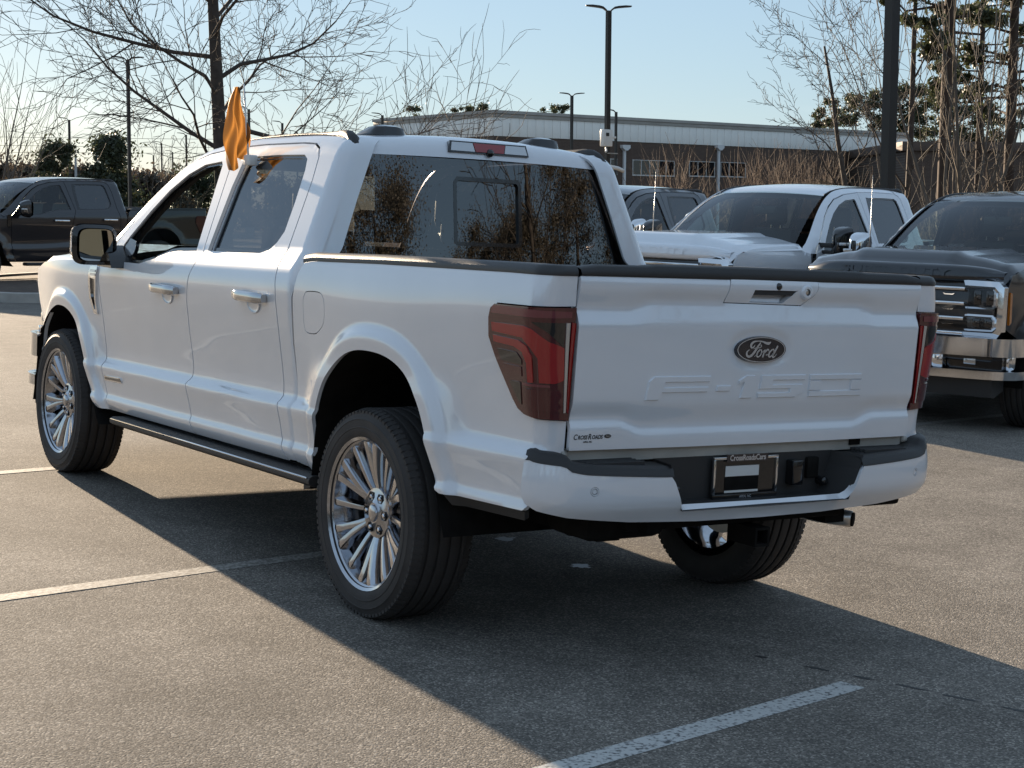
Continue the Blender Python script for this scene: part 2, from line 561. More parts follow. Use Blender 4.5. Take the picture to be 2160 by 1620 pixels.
def width_low(y, z, tab, bump=1.0):
    y = np.asarray(y, float); z = np.asarray(z, float)
    zz = rake(y, z)
    w = np.interp(zz, *tab)
    yf = np.clip(y - 3.1, 0, None); w = w - .085 * (yf / 1.35) ** 2.4
    yr = np.clip(-y, 0, None); w = w - .012 * (yr / 1.0) ** 2
    P = np.stack([y, z], 1)
    for a in (ARCH_F, ARCH_R):
        d = pdist(P, a)
        f = .029 * (1 - smooth01(.05, .105, d))
        br = .013 * np.exp(-(d / .24) ** 2) * smooth01(.55, .8, z)
        # the shelf line dies out at the flares
        base = np.interp(rake(y, np.where((zz > .69) & (zz < .9), z, z)), *tab)
        k = 1 - smooth01(.08, .22, d)
        sm = .952 + .02 * (zz - .7)
        w = w + k * np.maximum(sm - base, 0) * smooth01(.62, .69, zz) * (1 - smooth01(.84, .98, zz))
        w = w + f + br
    return w

def width_up(y, z):
    return .936 - .395 * (z - 1.33) - .02 * np.clip(z - 1.33, 0, 1) ** 2

def lean(z):
    return .058 * np.clip((z - 1.37) / .45, 0, 1.2)

def s_cab(y, z):
    """doors, fender and the cab's side up to the roof ditch"""
    y = np.asarray(y, float); z = np.asarray(z, float)
    low = width_low(y, np.minimum(z, 1.36), T_CAB)
    belt = 1.335 + .027 * (1.86 - np.minimum(y, 3.1))
    up = width_up(y, z)
    k = smooth01(belt - .012, belt + .035, z)
    w = low * (1 - k) + np.minimum(up, low + .2) * k
    d = pdist(np.stack([y, z], 1), DITCH)
    tk = np.where(z > 1.25, .062 * (1 - np.sqrt(np.clip(1 - (1 - np.clip(d / .085, 0, 1)) ** 2.2, 0, 1))), 0)
    w = w - tk
    uc = .765 + lean(z); r = .06
    th = np.clip((uc - y) / r, 0, math.pi / 2)
    ex = np.clip(uc - y - r * math.pi / 2, 0, None)
    x = -(w - r * (1 - np.cos(th)) - ex)
    yy = np.where(y < uc, uc - r * np.sin(th) + tk * np.sin(th), y)
    return np.stack([x, yy, z], 1)

UC_B, R_B = -1.03, .075
U_END = UC_B - R_B * math.pi / 2 - .070

def s_box(u, z, off=0.0):
    """box side, wrapped round the rear corner to the tailgate"""
    u = np.asarray(u, float); z = np.asarray(z, float)
    th = np.clip((UC_B - u) / R_B, 0, math.pi / 2)
    ex = np.clip(UC_B - u - R_B * math.pi / 2, 0, None)
    w = width_low(np.maximum(u, UC_B), z, T_BOX)
    w = np.where(u < UC_B, w, w)
    rr = R_B + off
    x = -(w + off - rr * (1 - np.cos(th)) - ex / .070 * (w + off - rr - .818))
    tilt = .028 * np.clip((1.40 - z) / .6, 0, 1)
    y = np.where(u < UC_B, UC_B - rr * np.sin(th) + tilt * np.sin(th), u)
    return np.stack([x, y, z], 1)

def line_y(pts):
    P = np.array(sorted([(b, a) for a, b in pts]))
    return lambda z: np.interp(z, P[:, 0], P[:, 1])

SEAM_F = [(2.985, .440), (3.05, .60), (3.06, .75), (3.07, .95), (3.085, 1.10), (3.09, 1.215)]
SEAM_M = [(1.82, .467), (1.865, .60), (1.885, .70), (1.862, .775), (1.872, .95), (1.87, 1.10), (1.845, 1.22), (1.79, 1.335)]
SEAM_R = [(.80, .491), (.845, .60), (.862, .75), (.868, .95), (.872, 1.10), (.88, 1.22), (.915, 1.36)]
G = .004

def shift(pts, dy):
    return [(a + dy, b) for a, b in pts]

def rocker(y):
    return .468 - .0185 * (y - 1.86)

def truck_sides(t, paint_m, step, glass, hood_dz=0.0, left_open=False, chrome_trim=True):
    fe = [(3.09, 1.218 + hood_dz), (3.40, 1.225 + hood_dz), (3.8, 1.21 + hood_dz), (4.15, 1.18 + hood_dz), (4.36, 1.13 + hood_dz), (4.43, 1.05 + hood_dz * .6), (4.43, .93), (4.38, .82), (4.25, .76), (4.135, .685)]
    fk = next(i for i in range(len(ARCH_F)) if ARCH_F[i][0] > 4.13)
    arch = [tuple(p) for p in ARCH_F[::-1] if p[0] < 4.135 and p[1] > .445]
    fender = shift(SEAM_F, G) + fe[1:] + arch + [(3.115, .437)]
    door_f = [tuple(p) for p in shift(SEAM_F, -G)] + [(2.985, 1.305), (2.855, 1.435), (2.70, 1.585), (2.56, 1.69), (2.42, 1.762), (2.20, 1.815), (1.905, 1.845)] + shift(SEAM_M, G)[::-1] + [(2.4, .453)]
    win_f = [(2.90, 1.245), (2.53, 1.25), (2.36, 1.282), (2.20, 1.325), (2.10, 1.335), (1.875, 1.345), (1.945, 1.62), (1.985, 1.765), (2.01, 1.782), (2.20, 1.765), (2.36, 1.715), (2.52, 1.63), (2.66, 1.52), (2.80, 1.385), (2.905, 1.262)]
    door_r = shift(SEAM_M, -G) + [(1.897, 1.846), (1.6, 1.858), (1.2, 1.862), (1.08, 1.858), (1.02, 1.838), (.985, 1.80), (.955, 1.70), (.935, 1.55), (.915, 1.36)] + shift(SEAM_R, G)[::-1] + [(1.3, .479)]
    win_r = [(1.70, 1.352), (1.40, 1.358), (1.17, 1.366), (1.09, 1.385), (1.045, 1.42), (1.015, 1.47), (1.03, 1.60), (1.06, 1.74), (1.085, 1.792), (1.13, 1.812), (1.4, 1.812), (1.705, 1.803), (1.72, 1.66)]
    top = [tuple(p) for p in DITCH if p[0] > .80]
    cab = [(3.10, 1.225), (3.0, 1.31), (2.87, 1.443), (2.715, 1.593), (2.57, 1.699), (2.425, 1.771), (2.203, 1.824), (1.9, 1.853), (1.6, 1.866), (1.2, 1.870), (1.072, 1.865), (1.012, 1.845), (.977, 1.803),
           (.947, 1.70), (.927, 1.55), (.907, 1.36)] + shift(SEAM_R, -G)[::-1] + [(.775, .50)] + [(.715, .50), (.73, .60), (.735, .80), (.745, 1.0), (.735, 1.2), (.70, 1.30), (.665, 1.345), (.585, 1.345), (.588, 1.42), (.622, 1.62), (.652, 1.82), (.672, 1.886)] + top[::-1]
    cab = [c for i, c in enumerate(cab)]
    for mir in (False, True):
        side = 'right' if mir else 'left'
        f_ = panel('front_fender', fender, s_cab, paint_m, t, step=step, lip=.02, mirror=mir)
        d1 = panel('front_door', door_f, s_cab, paint_m, t, holes=[win_f], step=step, lip=.018, mirror=mir)
        d2 = panel('rear_door', door_r, s_cab, paint_m, t, holes=[win_r], step=step, lip=.018, mirror=mir)
        c_ = panel('cab_side', cab, s_cab, paint_m, t, step=step, lip=.012, mirror=mir)
        def s_in(off):
            def f(y, z):
                P = s_cab(y, z); P[:, 0] += off; return P
            return f
        # trim round the panes, set in the openings
        for d_, w_, open_ in ((d1, win_f, left_open and not mir), (d2, win_r, False)):
            rim = panel('window_trim', offset_poly(w_, -.006), s_in(.010), M['gloss_black'], d_, holes=[offset_poly(w_, .016)], step=.05, lip=.01, mirror=mir)
            if not open_:
                panel('pane', offset_poly(w_, .010), s_in(.016), glass if w_ is win_r else M['glass'], d_, step=.06, lip=0, mirror=mir)
        # dark inner skin behind the gaps, and the cabin lining
        inner = [(3.09, .50), (3.09, 1.20), (2.95, 1.30), (2.83, 1.43), (2.69, 1.57), (2.55, 1.68), (2.42, 1.75), (2.2, 1.81), (1.9, 1.84), (1.2, 1.855), (1.0, 1.83), (.9, 1.6), (.86, 1.36), (.80, 1.2), (.80, .50)]
        wi_f = offset_poly(win_f, .012); wi_r = offset_poly(win_r, .012)
        panel('cabin_lining', inner, s_in(.045), M['interior'], t, holes=[wi_f, wi_r], step=.08, lip=.02, mirror=mir)
        # mid-pillar black cover on the rear door's front edge
        panel('pillar_cover', [(1.700, 1.354), (1.742, 1.354), (1.764, 1.66), (1.752, 1.806), (1.706, 1.803), (1.722, 1.66)], s_in(-.002), M['gloss_black'] if left_open else M['gloss_black'], d2, step=.05, lip=.004, mirror=mir)
    return fender

def arch_liner(t):
    for a, nm in ((ARCH_F, 'wheel_well'), (ARCH_R, 'wheel_well')):
        for s in (-1, 1):
            P = np.array([[(s * x, p[0], p[1]) for x in (.975, .60, .46)] for p in a])
            cen = a.mean(0)
            o = grid(nm, P, M['under'], t, (0, 0, -1))
            # inner wall
            V = [(s * .46, p[0], p[1]) for p in a]
            mk('wheel_well', V, [tuple(range(len(V)))], M['under'], t, False)
# ---------------------------------------------------------------- wheels
def wheel_protos(R=.412, rim=.292, wid=.275, fancy=True):
    """returns builder(parent, x, y, side) sharing mesh data"""
    hw = wid / 2
    data = {}
    pr = [(rim - .006, -hw * .86), (rim + .006, -hw * .93), (rim + .03, -hw * .995), (rim + .042, -hw * .998), (rim + .0435, -hw * 1.012), (rim + .047, -hw * 1.012), (rim + .0485, -hw * .999), (rim + .065, -hw), (rim + .074, -hw * .999), (rim + .075, -hw * 1.008), (rim + .077, -hw * 1.008), (rim + .078, -hw * .997), (R - .035, -hw * .97), (R - .014, -hw * .90), (R - .004, -hw * .78)]
    for g_ in (-.52, -.18, .18, .52):
        pr += [(R, hw * (g_ - .07)), (R - .001, hw * (g_ - .045)), (R - .010, hw * (g_ - .035)), (R - .010, hw * (g_ + .035)), (R - .001, hw * (g_ + .045)), (R, hw * (g_ + .07))]
    pr += [(R - .004, hw * .78), (R - .014, hw * .90), (R - .035, hw * .97), (rim + .065, hw), (rim + .03, hw * .995), (rim + .006, hw * .93), (rim - .006, hw * .86)]
    tb = MB().lathe(pr, 72)
    # sipes and shoulder blocks
    for i in range(90):
        a = 2 * math.pi * i / 90
        for s in (-1, 1):
            c, sn = math.cos(a), math.sin(a)
            c2, s2 = math.cos(a + .045), math.sin(a + .045)
            r0, r1 = R - .016, R + .0015
            x0, x1 = s * hw * .66, s * hw * .93
            v = []
            for (ca, sa) in ((c, sn), (c2, s2)):
                v += [(x0, r0 * ca, r0 * sa), (x0, r1 * ca, r1 * sa), (x1, (r1 - .012) * ca, (r1 - .012) * sa), (x1, (r0 - .012) * ca, (r0 - .012) * sa)]
            tb.add(v, [(0, 1, 2, 3), (4, 7, 6, 5), (0, 4, 5, 1), (1, 5, 6, 2), (2, 6, 7, 3)])
    data['tyre'] = (tb.v, tb.f)
    # barrel of the rim: outward is -x
    rb = MB().lathe([(rim - .004, -hw * .90), (rim + .008, -hw * .95), (rim + .010, -hw * .90), (rim - .002, -hw * .86), (rim - .012, -hw * .80), (rim - .020, -hw * .55), (rim - .035, -hw * .2), (rim - .04, hw * .8)], 64)
    data['rim'] = (rb.v, rb.f)
    # back of the wheel: brake disc and dark dish
    db = MB().lathe([(.0, .03), (.19, .03), (.19, .0), (.06, -.005), (0, -.005)], 40)
    data['brake_disc'] = (db.v, db.f)
    hb = MB().lathe([(0, -hw * .60), (.040, -hw * .60), (.050, -hw * .55), (.098, -hw * .50), (.104, -hw * .40), (.100, .0), (0, .0)], 36)
    data['hub'] = (hb.v, hb.f)
    cb = MB().lathe([(0, -hw * .675), (.022, -hw * .67), (.031, -hw * .645), (.034, -hw * .61), (.035, -hw * .5)], 28)
    data['centre_cap'] = (cb.v, cb.f)
    def spoke(bend, w0, w1, k0=0.0, k1=0.0, up=0.0):
        st = [(.085, -hw * .46), (.13, -hw * .57), (.18, -hw * .66), (.23, -hw * .74), (.262, -hw * .79), (rim - .008, -hw * .80)]
        mb = MB(); V = []
        for i, (r, x) in enumerate(st):
            t = i / (len(st) - 1)
            a = k0 + (k1 - k0) * (t ** 1.3) + bend * math.sin(math.pi * t)
            w = w0 + (w1 - w0) * t
            c, s = math.cos(a), math.sin(a)
            rad, tan = np.array([0, c, s]), np.array([0, -s, c])
            o_ = np.array([x - up, 0, 0]) + rad * r
            for dx, dw in ((.034, -.62), (.010, -.5), (0, -.34), (-.0015, 0), (0, .34), (.010, .5), (.034, .62)):
                V.append(tuple(o_ + np.array([dx, 0, 0]) + tan * dw * w))
        n = 7
        F = [(i * n + j, i * n + j + 1, (i + 1) * n + j + 1, (i + 1) * n + j) for i in range(len(st) - 1) for j in range(n - 1)]
        return mb.add(V, F)
    s1 = spoke(.02, .030, .044, .03, .135); data['sp1'] = (s1.v, s1.f)
    s2 = spoke(-.02, .030, .044, -.03, -.135); data['sp2'] = (s2.v, s2.f)
    s3 = spoke(0, .024, .036, 0, 0, -.004); data['sp3'] = (s3.v, s3.f)
    pb = MB().lathe([(.0165, -hw * .545), (.0205, -hw * .56), (.0215, -hw * .45), (.0, -hw * .45)], 6); data['pocket'] = (pb.v, pb.f)
    lb = MB().lathe([(0, -hw * .585), (.006, -hw * .58), (.0095, -hw * .56), (.0105, -hw * .45)], 6); data['lug'] = (lb.v, lb.f)
    meshes = {}
    for k, (v, f) in data.items():
        me = bpy.data.meshes.new(k); me.from_pydata([tuple(map(float, p)) for p in v], [], f)
        bm = bmesh.new(); bm.from_mesh(me); bmesh.ops.recalc_face_normals(bm, faces=bm.faces[:]); bm.to_mesh(me); bm.free()
        me.polygons.foreach_set('use_smooth', [True] * len(me.polygons))
        me.set_sharp_from_angle(angle=math.radians(32))
        me.materials.append({'tyre': M['rubber'], 'brake_disc': M['steel'], 'pocket': M['gloss_black'], 'centre_cap': M['wheel'], 'lug': M['chrome']}.get(k, M['wheel']))
        meshes[k] = me
    def child(nm, key, par, mtx=None):
        o = bpy.data.objects.new(nm, meshes[key]); COL.objects.link(o); o.parent = par
        if mtx is not None:
            o.matrix_local = mtx
        return o
    def build(t, x, y, z, turn=0.0):
        w = bpy.data.objects.new('wheel', meshes['rim']); COL.objects.link(w); w.parent = t
        w.location = (x, y, z)
        w.rotation_euler = (0, 0, math.pi) if x > 0 else (0, 0, 0)
        rot = lambda a: Matrix.Rotation(a + turn, 4, 'X')
        child('tyre', 'tyre', w); child('brake_disc', 'brake_disc', w); child('hub', 'hub', w); child('centre_cap', 'centre_cap', w)
        for k in range(6):
            a = math.pi / 3 * k
            child('spoke', 'sp1', w, rot(a + math.pi / 6)); child('spoke', 'sp2', w, rot(a + math.pi / 6)); child('spoke', 'sp3', w, rot(a))
            pm = Matrix.Translation((0, .070 * math.cos(a + turn), .070 * math.sin(a + turn)))
            child('lug_pocket', 'pocket', w, pm); child('lug_nut', 'lug', w, pm)
        return w
    return build

# ---------------------------------------------------------------- the cab's roof, rear window, screen, cabin
def cab_top(t, paint_m, privacy, main):
    # roof between the ditches
    D = DITCH[(DITCH[:, 0] < 2.46) & (DITCH[:, 0] > .86)]
    ys = np.linspace(2.44, .98, 22)
    rows = []
    for y in ys:
        ze = np.interp(y, D[::-1, 0], D[::-1, 1]) - .004
        rows.append((y, ze, .636))
    rear = [(.92, 1.899, .636), (.868, 1.893, .634), (.832, 1.880, .634), (.814, 1.862, .636), (.804, 1.845, .640), (.797, 1.822, .648)]
    rows += rear
    xs = np.linspace(-1, 1, 31)
    P = []
    for i, (y, z, w) in enumerate(rows):
        k = min(1.0, i / 8.0)
        cr = .034 * (.6 + .4 * k)
        if i >= len(ys):
            j = i - len(ys) + 1
            cr = .034 * (1 - j / (len(rear) + 1.0) * .85)
        bow = .035 if i >= len(ys) - 1 else 0
        P.append([(a * w, y - bow * (1 - a * a) * (1 if i >= len(ys) else .4), z + cr * (1 - a * a)) for a in xs])
    roof = grid('roof', np.array(P), paint_m, t, (0, 0, 1))
    # black ditch strips, running down to the rear window's corners
    for s in (-1, 1):
        line = [(s * .640, y, float(np.interp(y, D[::-1, 0], D[::-1, 1])) - .001) for y in np.linspace(2.42, 1.0, 14)]
        line += [(s * .648, .93, 1.904), (s * .652, .875, 1.897), (s * .656, .836, 1.880), (s * .661, .812, 1.855), (s * .668, .798, 1.826), (s * .676, .790, 1.795)]
        MB().tube(line, [.010] * 12 + [.013, .018, .022, .025, .027, .028, .028, .028], 10).build('ditch_moulding', M['plastic'], t, True)
    # rear window
    def s_rear(off):
        def f(x, z):
            return np.stack([x, .722 + .055 * (z - 1.37) / .45 + .030 * (x / .8) ** 2 + off, z], 1)
        return f
    wtop = lambda z: .82 - (z - 1.36) * .372
    win = [(-wtop(1.33) + .0, 1.33), (wtop(1.33), 1.33), (wtop(1.80), 1.80), (wtop(1.83) - .03, 1.838), (.3, 1.852), (0, 1.856), (-.3, 1.852), (-wtop(1.83) + .03, 1.838), (-wtop(1.80), 1.80)]
    slider = [(-.165, 1.45), (.165, 1.45), (.175, 1.462), (.175, 1.722), (.160, 1.742), (-.160, 1.742), (-.175, 1.722), (-.175, 1.462)]
    glass = panel('rear_window', win, s_rear(.0), privacy, t, holes=[slider], step=.06, lip=0, out=(0, -1, 0))
    panel('sliding_pane', slider, s_rear(.012), privacy, glass, step=.06, lip=0, out=(0, -1, 0))
    panel('slider_frame', offset_poly(slider, -.008), s_rear(-.001), M['gloss_black'], glass, holes=[offset_poly(slider, .010)], step=.06, lip=.012, out=(0, -1, 0))
    panel('window_surround', offset_poly(win, -.010), s_rear(.004), M['gloss_black'], glass, holes=[offset_poly(win, .020)], step=.06, lip=.01, out=(0, -1, 0))
    # cab back wall below the window
    panel('cab_back', [(-.86, .55), (.86, .55), (.86, 1.34), (-.86, 1.34)], s_rear(.02), M['under'], t, step=.1, lip=0, out=(0, -1, 0))
    # windscreen
    P = []
    for k in np.linspace(0, 1, 9):
        y0, z0, w0 = 3.28 + (2.44 - 3.28) * k, 1.215 + (1.80 - 1.215) * k + .05 * math.sin(math.pi * k), .80 + (.635 - .80) * k
        P.append([(a * w0, y0 + .16 * (1 - a * a) * (1 - .4 * k), z0 + .025 * (1 - a * a)) for a in np.linspace(-1, 1, 17)])
    grid('windscreen', np.array(P), M['glass'], t, (0, 1, 1))
    # cabin
    cab = MB().box(-.80, .80, 2.62, 3.22, .70, 1.14, .05).box(-.78, -.12, 2.58, 2.85, 1.06, 1.20, .05)
    cab.build('dashboard', M['interior'], t, auto=40)
    MB().box(-.78, .78, .80, 3.1, .52, .60).build('cab_floor', M['under'], t)
    MB().box(-.20, .20, 1.9, 2.7, .58, .98, .04).build('console', M['interior'], t, auto=40)
    hl = np.array([[(a * .62, y, float(np.interp(y, D[::-1, 0], D[::-1, 1])) - .035) for a in (-1, -.5, 0, .5, 1)] for y in np.linspace(2.44, .92, 10)])
    grid('headliner', hl, M['interior'], t, (0, 0, -1))
    if True:
        for sx in (-.40, .40):
            s_ = MB().box(sx - .26, sx + .26, 1.75, 2.28, .72, .90, .05)
            b_ = MB()
            pr = [(1.86, .84), (1.74, 1.45), (1.66, 1.47), (1.62, 1.40), (1.70, .84)]
            b_.prism(pr, 0, sx - .25, sx + .25)
            st = s_.build('front_seat', M['seat'], t, auto=40)
            b_.build('backrest', M['seat'], st, auto=40)
            MB().box(sx - .13, sx + .13, 1.62, 1.71, 1.50, 1.70, .04).build('headrest', M['seat'], st, auto=50)
            MB().tube([(sx - .06, 1.67, 1.45), (sx - .06, 1.67, 1.52)], .006, 6).tube([(sx + .06, 1.67, 1.45), (sx + .06, 1.67, 1.52)], .006, 6).build('headrest_post', M['steel'], st)
        rs = MB().box(-.70, .70, .98, 1.5, .72, .90, .05).build('rear_seat', M['seat'], t, auto=40)
        MB().prism([(1.06, .86), (.96, 1.42), (.88, 1.42), (.90, .86)], 0, -.70, .70).build('backrest', M['seat'], rs, auto=40)
        for sx in (-.45, .0, .45):
            MB().box(sx - .13, sx + .13, .90, .97, 1.44, 1.58, .03).build('headrest', M['seat'], rs, auto=50)
        # steering wheel
        c = np.array([-.40, 2.50, 1.12]); ring = []
        ax1 = np.array([1, 0, 0.]); ax2 = np.array([0, .42, .91])
        ring = [tuple(c + .185 * (math.cos(a) * ax1 + math.sin(a) * ax2)) for a in np.linspace(0, 2 * math.pi, 33)]
        mb = MB().tube(ring, .016, 8)
        for a in (0, math.pi, -math.pi / 2):
            mb.tube([tuple(c), tuple(c + .18 * (math.cos(a) * ax1 + math.sin(a) * ax2))], .016, 6)
        mb.build('steering_wheel', M['interior'], t, True)
        MB().box(-.135, .135, 2.52, 2.545, 1.60, 1.685, .02).build('inside_mirror', M['interior'], t, auto=40)
        MB().box(-.125, .125, 2.514, 2.519, 1.605, 1.68).build('inside_mirror_glass', M['mirror'], t)
        MB().tube([(0, 2.54, 1.66), (0, 2.66, 1.74)], .012, 8).build('inside_mirror_stem', M['interior'], t)
    return roof

def door_mirror(t, s, kind, paint_m, cap_m=None):
    """wing mirror: 'plain' or tall tow type"""
    if kind == 'plain':
        x0, x1, z0, z1, y0 = .985, 1.225, 1.225, 1.435, 2.79
    else:
        x0, x1, z0, z1, y0 = 1.06, 1.27, 1.20, 1.50, 2.86
    xs = sorted((s * x0, s * x1))
    sh = MB()
    n = 5
    P = []
    prof = [(0, .02), (.02, .0), (.08, .012), (.15, .045), (.17, .08)]
    outline = []
    cx, cz, hx, hz = (xs[0] + xs[1]) / 2, (z0 + z1) / 2, (xs[1] - xs[0]) / 2, (z1 - z0) / 2
    R_ = []
    for a in np.linspace(0, 2 * math.pi, 36, endpoint=False):
        ca, sa = math.cos(a), math.sin(a)
        R_.append((np.sign(ca) * abs(ca) ** .45, np.sign(sa) * abs(sa) ** .45))
    V = []
    for dy, ins in prof:
        for (a, b) in R_:
            V.append((cx + a * (hx - ins), y0 + dy, cz + b * (hz - ins * .9)))
    m_ = len(R_)
    F = [(i * m_ + j, i * m_ + (j + 1) % m_, (i + 1) * m_ + (j + 1) % m_, (i + 1) * m_ + j) for i in range(len(prof) - 1) for j in range(m_)]
    F.append(tuple((len(prof) - 1) * m_ + j for j in range(m_)))
    cap = MB().add(V, F).build('mirror_housing', M['gloss_black'] if kind != 'chrome' else M['chrome'], t, auto=45)
    # chrome or painted outer skull cap
    V = []
    pc = [(.03, -.004), (.08, .008), (.15, .040), (.178, .078)]
    k0 = [j for j, (a, b) in enumerate(R_) if b > -.55]
    for dy, ins in pc:
        for j in k0:
            a, b = R_[j]
            V.append((cx + a * (hx - ins), y0 + dy, cz + b * (hz - ins * .9)))
    q = len(k0)
    # order k0 so that it runs round from one lower corner to the other
    half = len(k0)
    F = []
    for i in range(len(pc) - 1):
        for j in range(q - 1):
            if k0[j + 1] - k0[j] == 1:
                F.append((i * q + j, i * q + j + 1, (i + 1) * q + j + 1, (i + 1) * q + j))
        F.append((i * q + q - 1, i * q, (i + 1) * q, (i + 1) * q + q - 1))
    MB().add(V, F).build('mirror_cap', cap_m or M['chrome'], cap, auto=45)
    # glass, facing back
    g = [(cx + a * (hx - .022), cz + b * (hz - .022)) for a, b in R_]
    tilt = -s * .20
    mk('mirror_glass', [(a, y0 - .012 + (a - cx) * tilt, b) for a, b in g], [tuple(range(len(g)))], M['mirror'], cap, False)
    # arm to the door
    ax = sorted((s * .90, s * (x0 + .06)))
    if kind == 'plain':
        MB().prism([(2.72, 1.215), (2.93, 1.215), (2.95, 1.25), (2.86, 1.33), (2.76, 1.28)], 0, *ax).build('mirror_arm', M['gloss_black'], cap, auto=40)
        # corner cover in the window
    else:
        MB().box(ax[0], ax[1], y0 + .03, y0 + .10, 1.30, 1.345, .012).box(ax[0], ax[1], y0 + .03, y0 + .09, 1.24, 1.275, .012).build('mirror_arm', M['plastic'], cap, auto=40)
        MB().box(s * (x1 - .09) if s > 0 else -(x1 + .004), s * (x1 + .004) if s > 0 else -(x1 - .09), y0 + .10, y0 + .172, 1.325, 1.355, .006).build('mirror_lamp', M['clear'], cap, auto=40)
    return cap
# ---------------------------------------------------------------- box, tailgate, bumper, lights
TAIL = [(-.850, 1.284), (-.826, 1.268), (-.815, 1.235), (-.812, 1.17), (-.848, 1.10), (-.895, 1.03), (-.938, .968), (-.965, .938), (-1.0, .922), (-1.06, .914), (U_END + .004, .908), (U_END + .004, 1.290)]
FUEL = [tuple(p) for p in catmull([(.608, 1.218), (.585, 1.232), (.49, 1.236), (.445, 1.225), (.427, 1.19), (.430, 1.13), (.450, 1.100), (.495, 1.072), (.53, 1.062), (.595, 1.062), (.618, 1.078), (.624, 1.11), (.622, 1.19)], 3, closed=True)]

def truck_box(t, paint_m, step, detail):
    g = .003
    top = 1.395
    outline = [(.712, .50), (.520, .488)] + [tuple(p) for p in ARCH_R if p[1] > .50 and not (p[0] < 0 and p[1] < .572)] + [(-.535, .575), (-1.02, .595), (-1.05, .612), (-1.068, .66), (-1.078, .775), (U_END, .785),
               (U_END, 1.398), (-1.10, 1.399), (-.9, 1.398), (0, 1.380), (.60, 1.362), (.655, 1.352), (.69, 1.30), (.722, 1.2), (.732, 1.0), (.722, .80), (.722, .62)]
    tail_hole = offset_poly(TAIL, -.004)
    # open the hole to the tailgate edge
    o2 = [p for p in outline]
    i = o2.index((U_END, .785))
    notch = [(U_END, .904)] + [tuple(p) for p in tail_hole[1:-2][::-1]]
    notch = [(U_END, .904), (-1.06, .910), (-1.0, .918), (-.962, .934), (-.934, .965), (-.891, 1.03), (-.844, 1.10), (-.808, 1.17), (-.811, 1.237), (-.823, 1.271), (-.848, 1.288), (U_END, 1.294)]
    o2 = o2[:i + 1] + notch + o2[i + 1:]
    sides = []
    for mir in (False, True):
        holes = [offset_poly(FUEL, -.0025)] if (not mir and detail) else []
        b = panel('box_side', o2, s_box, paint_m, t, holes=holes, step=step, lip=.016, mirror=mir)
        sides.append(b)
        if holes:
            panel('fuel_door', offset_poly(FUEL, .001), s_box, paint_m, b, step=step, lip=.012)
            panel('fuel_door_well', offset_poly(FUEL, -.02), lambda u, z: s_box(u, z, -.02), M['under'], b, step=.05, lip=0)
        # black lower valance behind the wheel
        panel('valance', [(-.545, .572), (-1.02, .590), (-1.0, .556), (-.58, .538)], lambda u, z: s_box(u, z, -.012), M['plastic'], b, step=.06, lip=.02, mirror=mir)
        # plastic cap along the rail
        s = 1 if mir else -1
        us = np.concatenate([np.linspace(.66, UC_B, 24), np.linspace(UC_B, U_END, 14)[1:]])
        P = []
        for u in us:
            zt = float(np.interp(u, [-1.1, -.9, 0, .6, .66], [1.399, 1.398, 1.380, 1.362, 1.352]))
            q1 = s_box(np.array([u]), np.array([zt - .004]), .002)[0]; q2 = s_box(np.array([u]), np.array([zt + .0]), .004)[0]; q3 = s_box(np.array([u]), np.array([zt]), -.006)[0]
            q4 = s_box(np.array([u]), np.array([zt]), -.022)[0]
            inn = (min(-.815, q4[0] + .02) if u < UC_B - .04 else q4[0] + .085, max(q4[1], -1.055) if u < UC_B - .02 else q4[1])
            row = [(q1[0], q1[1], zt - .004), (q2[0], q2[1], zt + .010), (q3[0], q3[1], zt + .027), (q4[0], q4[1], zt + .033), (inn[0], inn[1], zt + .031), (inn[0], inn[1], zt - .04)]
            P.append([(-s * x, y, z) for x, y, z in row])
        grid('rail_cap', np.array(P), M['rail'], t, (0, 0, 1))
        # inside of the box
        mk('box_inner_wall', [(s * .80, .64, 1.06), (s * .80, -1.05, 1.06), (s * .80, -1.05, 1.40), (s * .80, .64, 1.36)], [(0, 1, 2, 3)], M['plastic'], t, False)
    MB().box(-.455, .455, -1.05, .64, .82, .86).box(-.80, -.4551, -1.05, .64, 1.042, 1.058).box(.4551, .80, -1.05, .64, 1.042, 1.058).build('box_floor', M['plastic'], t)
    MB().box(-.80, .80, .60, .64, .86, 1.37).box(-.93, .93, .682, .69, .50, 1.33).build('box_front_wall', M['plastic'], t)
    return sides

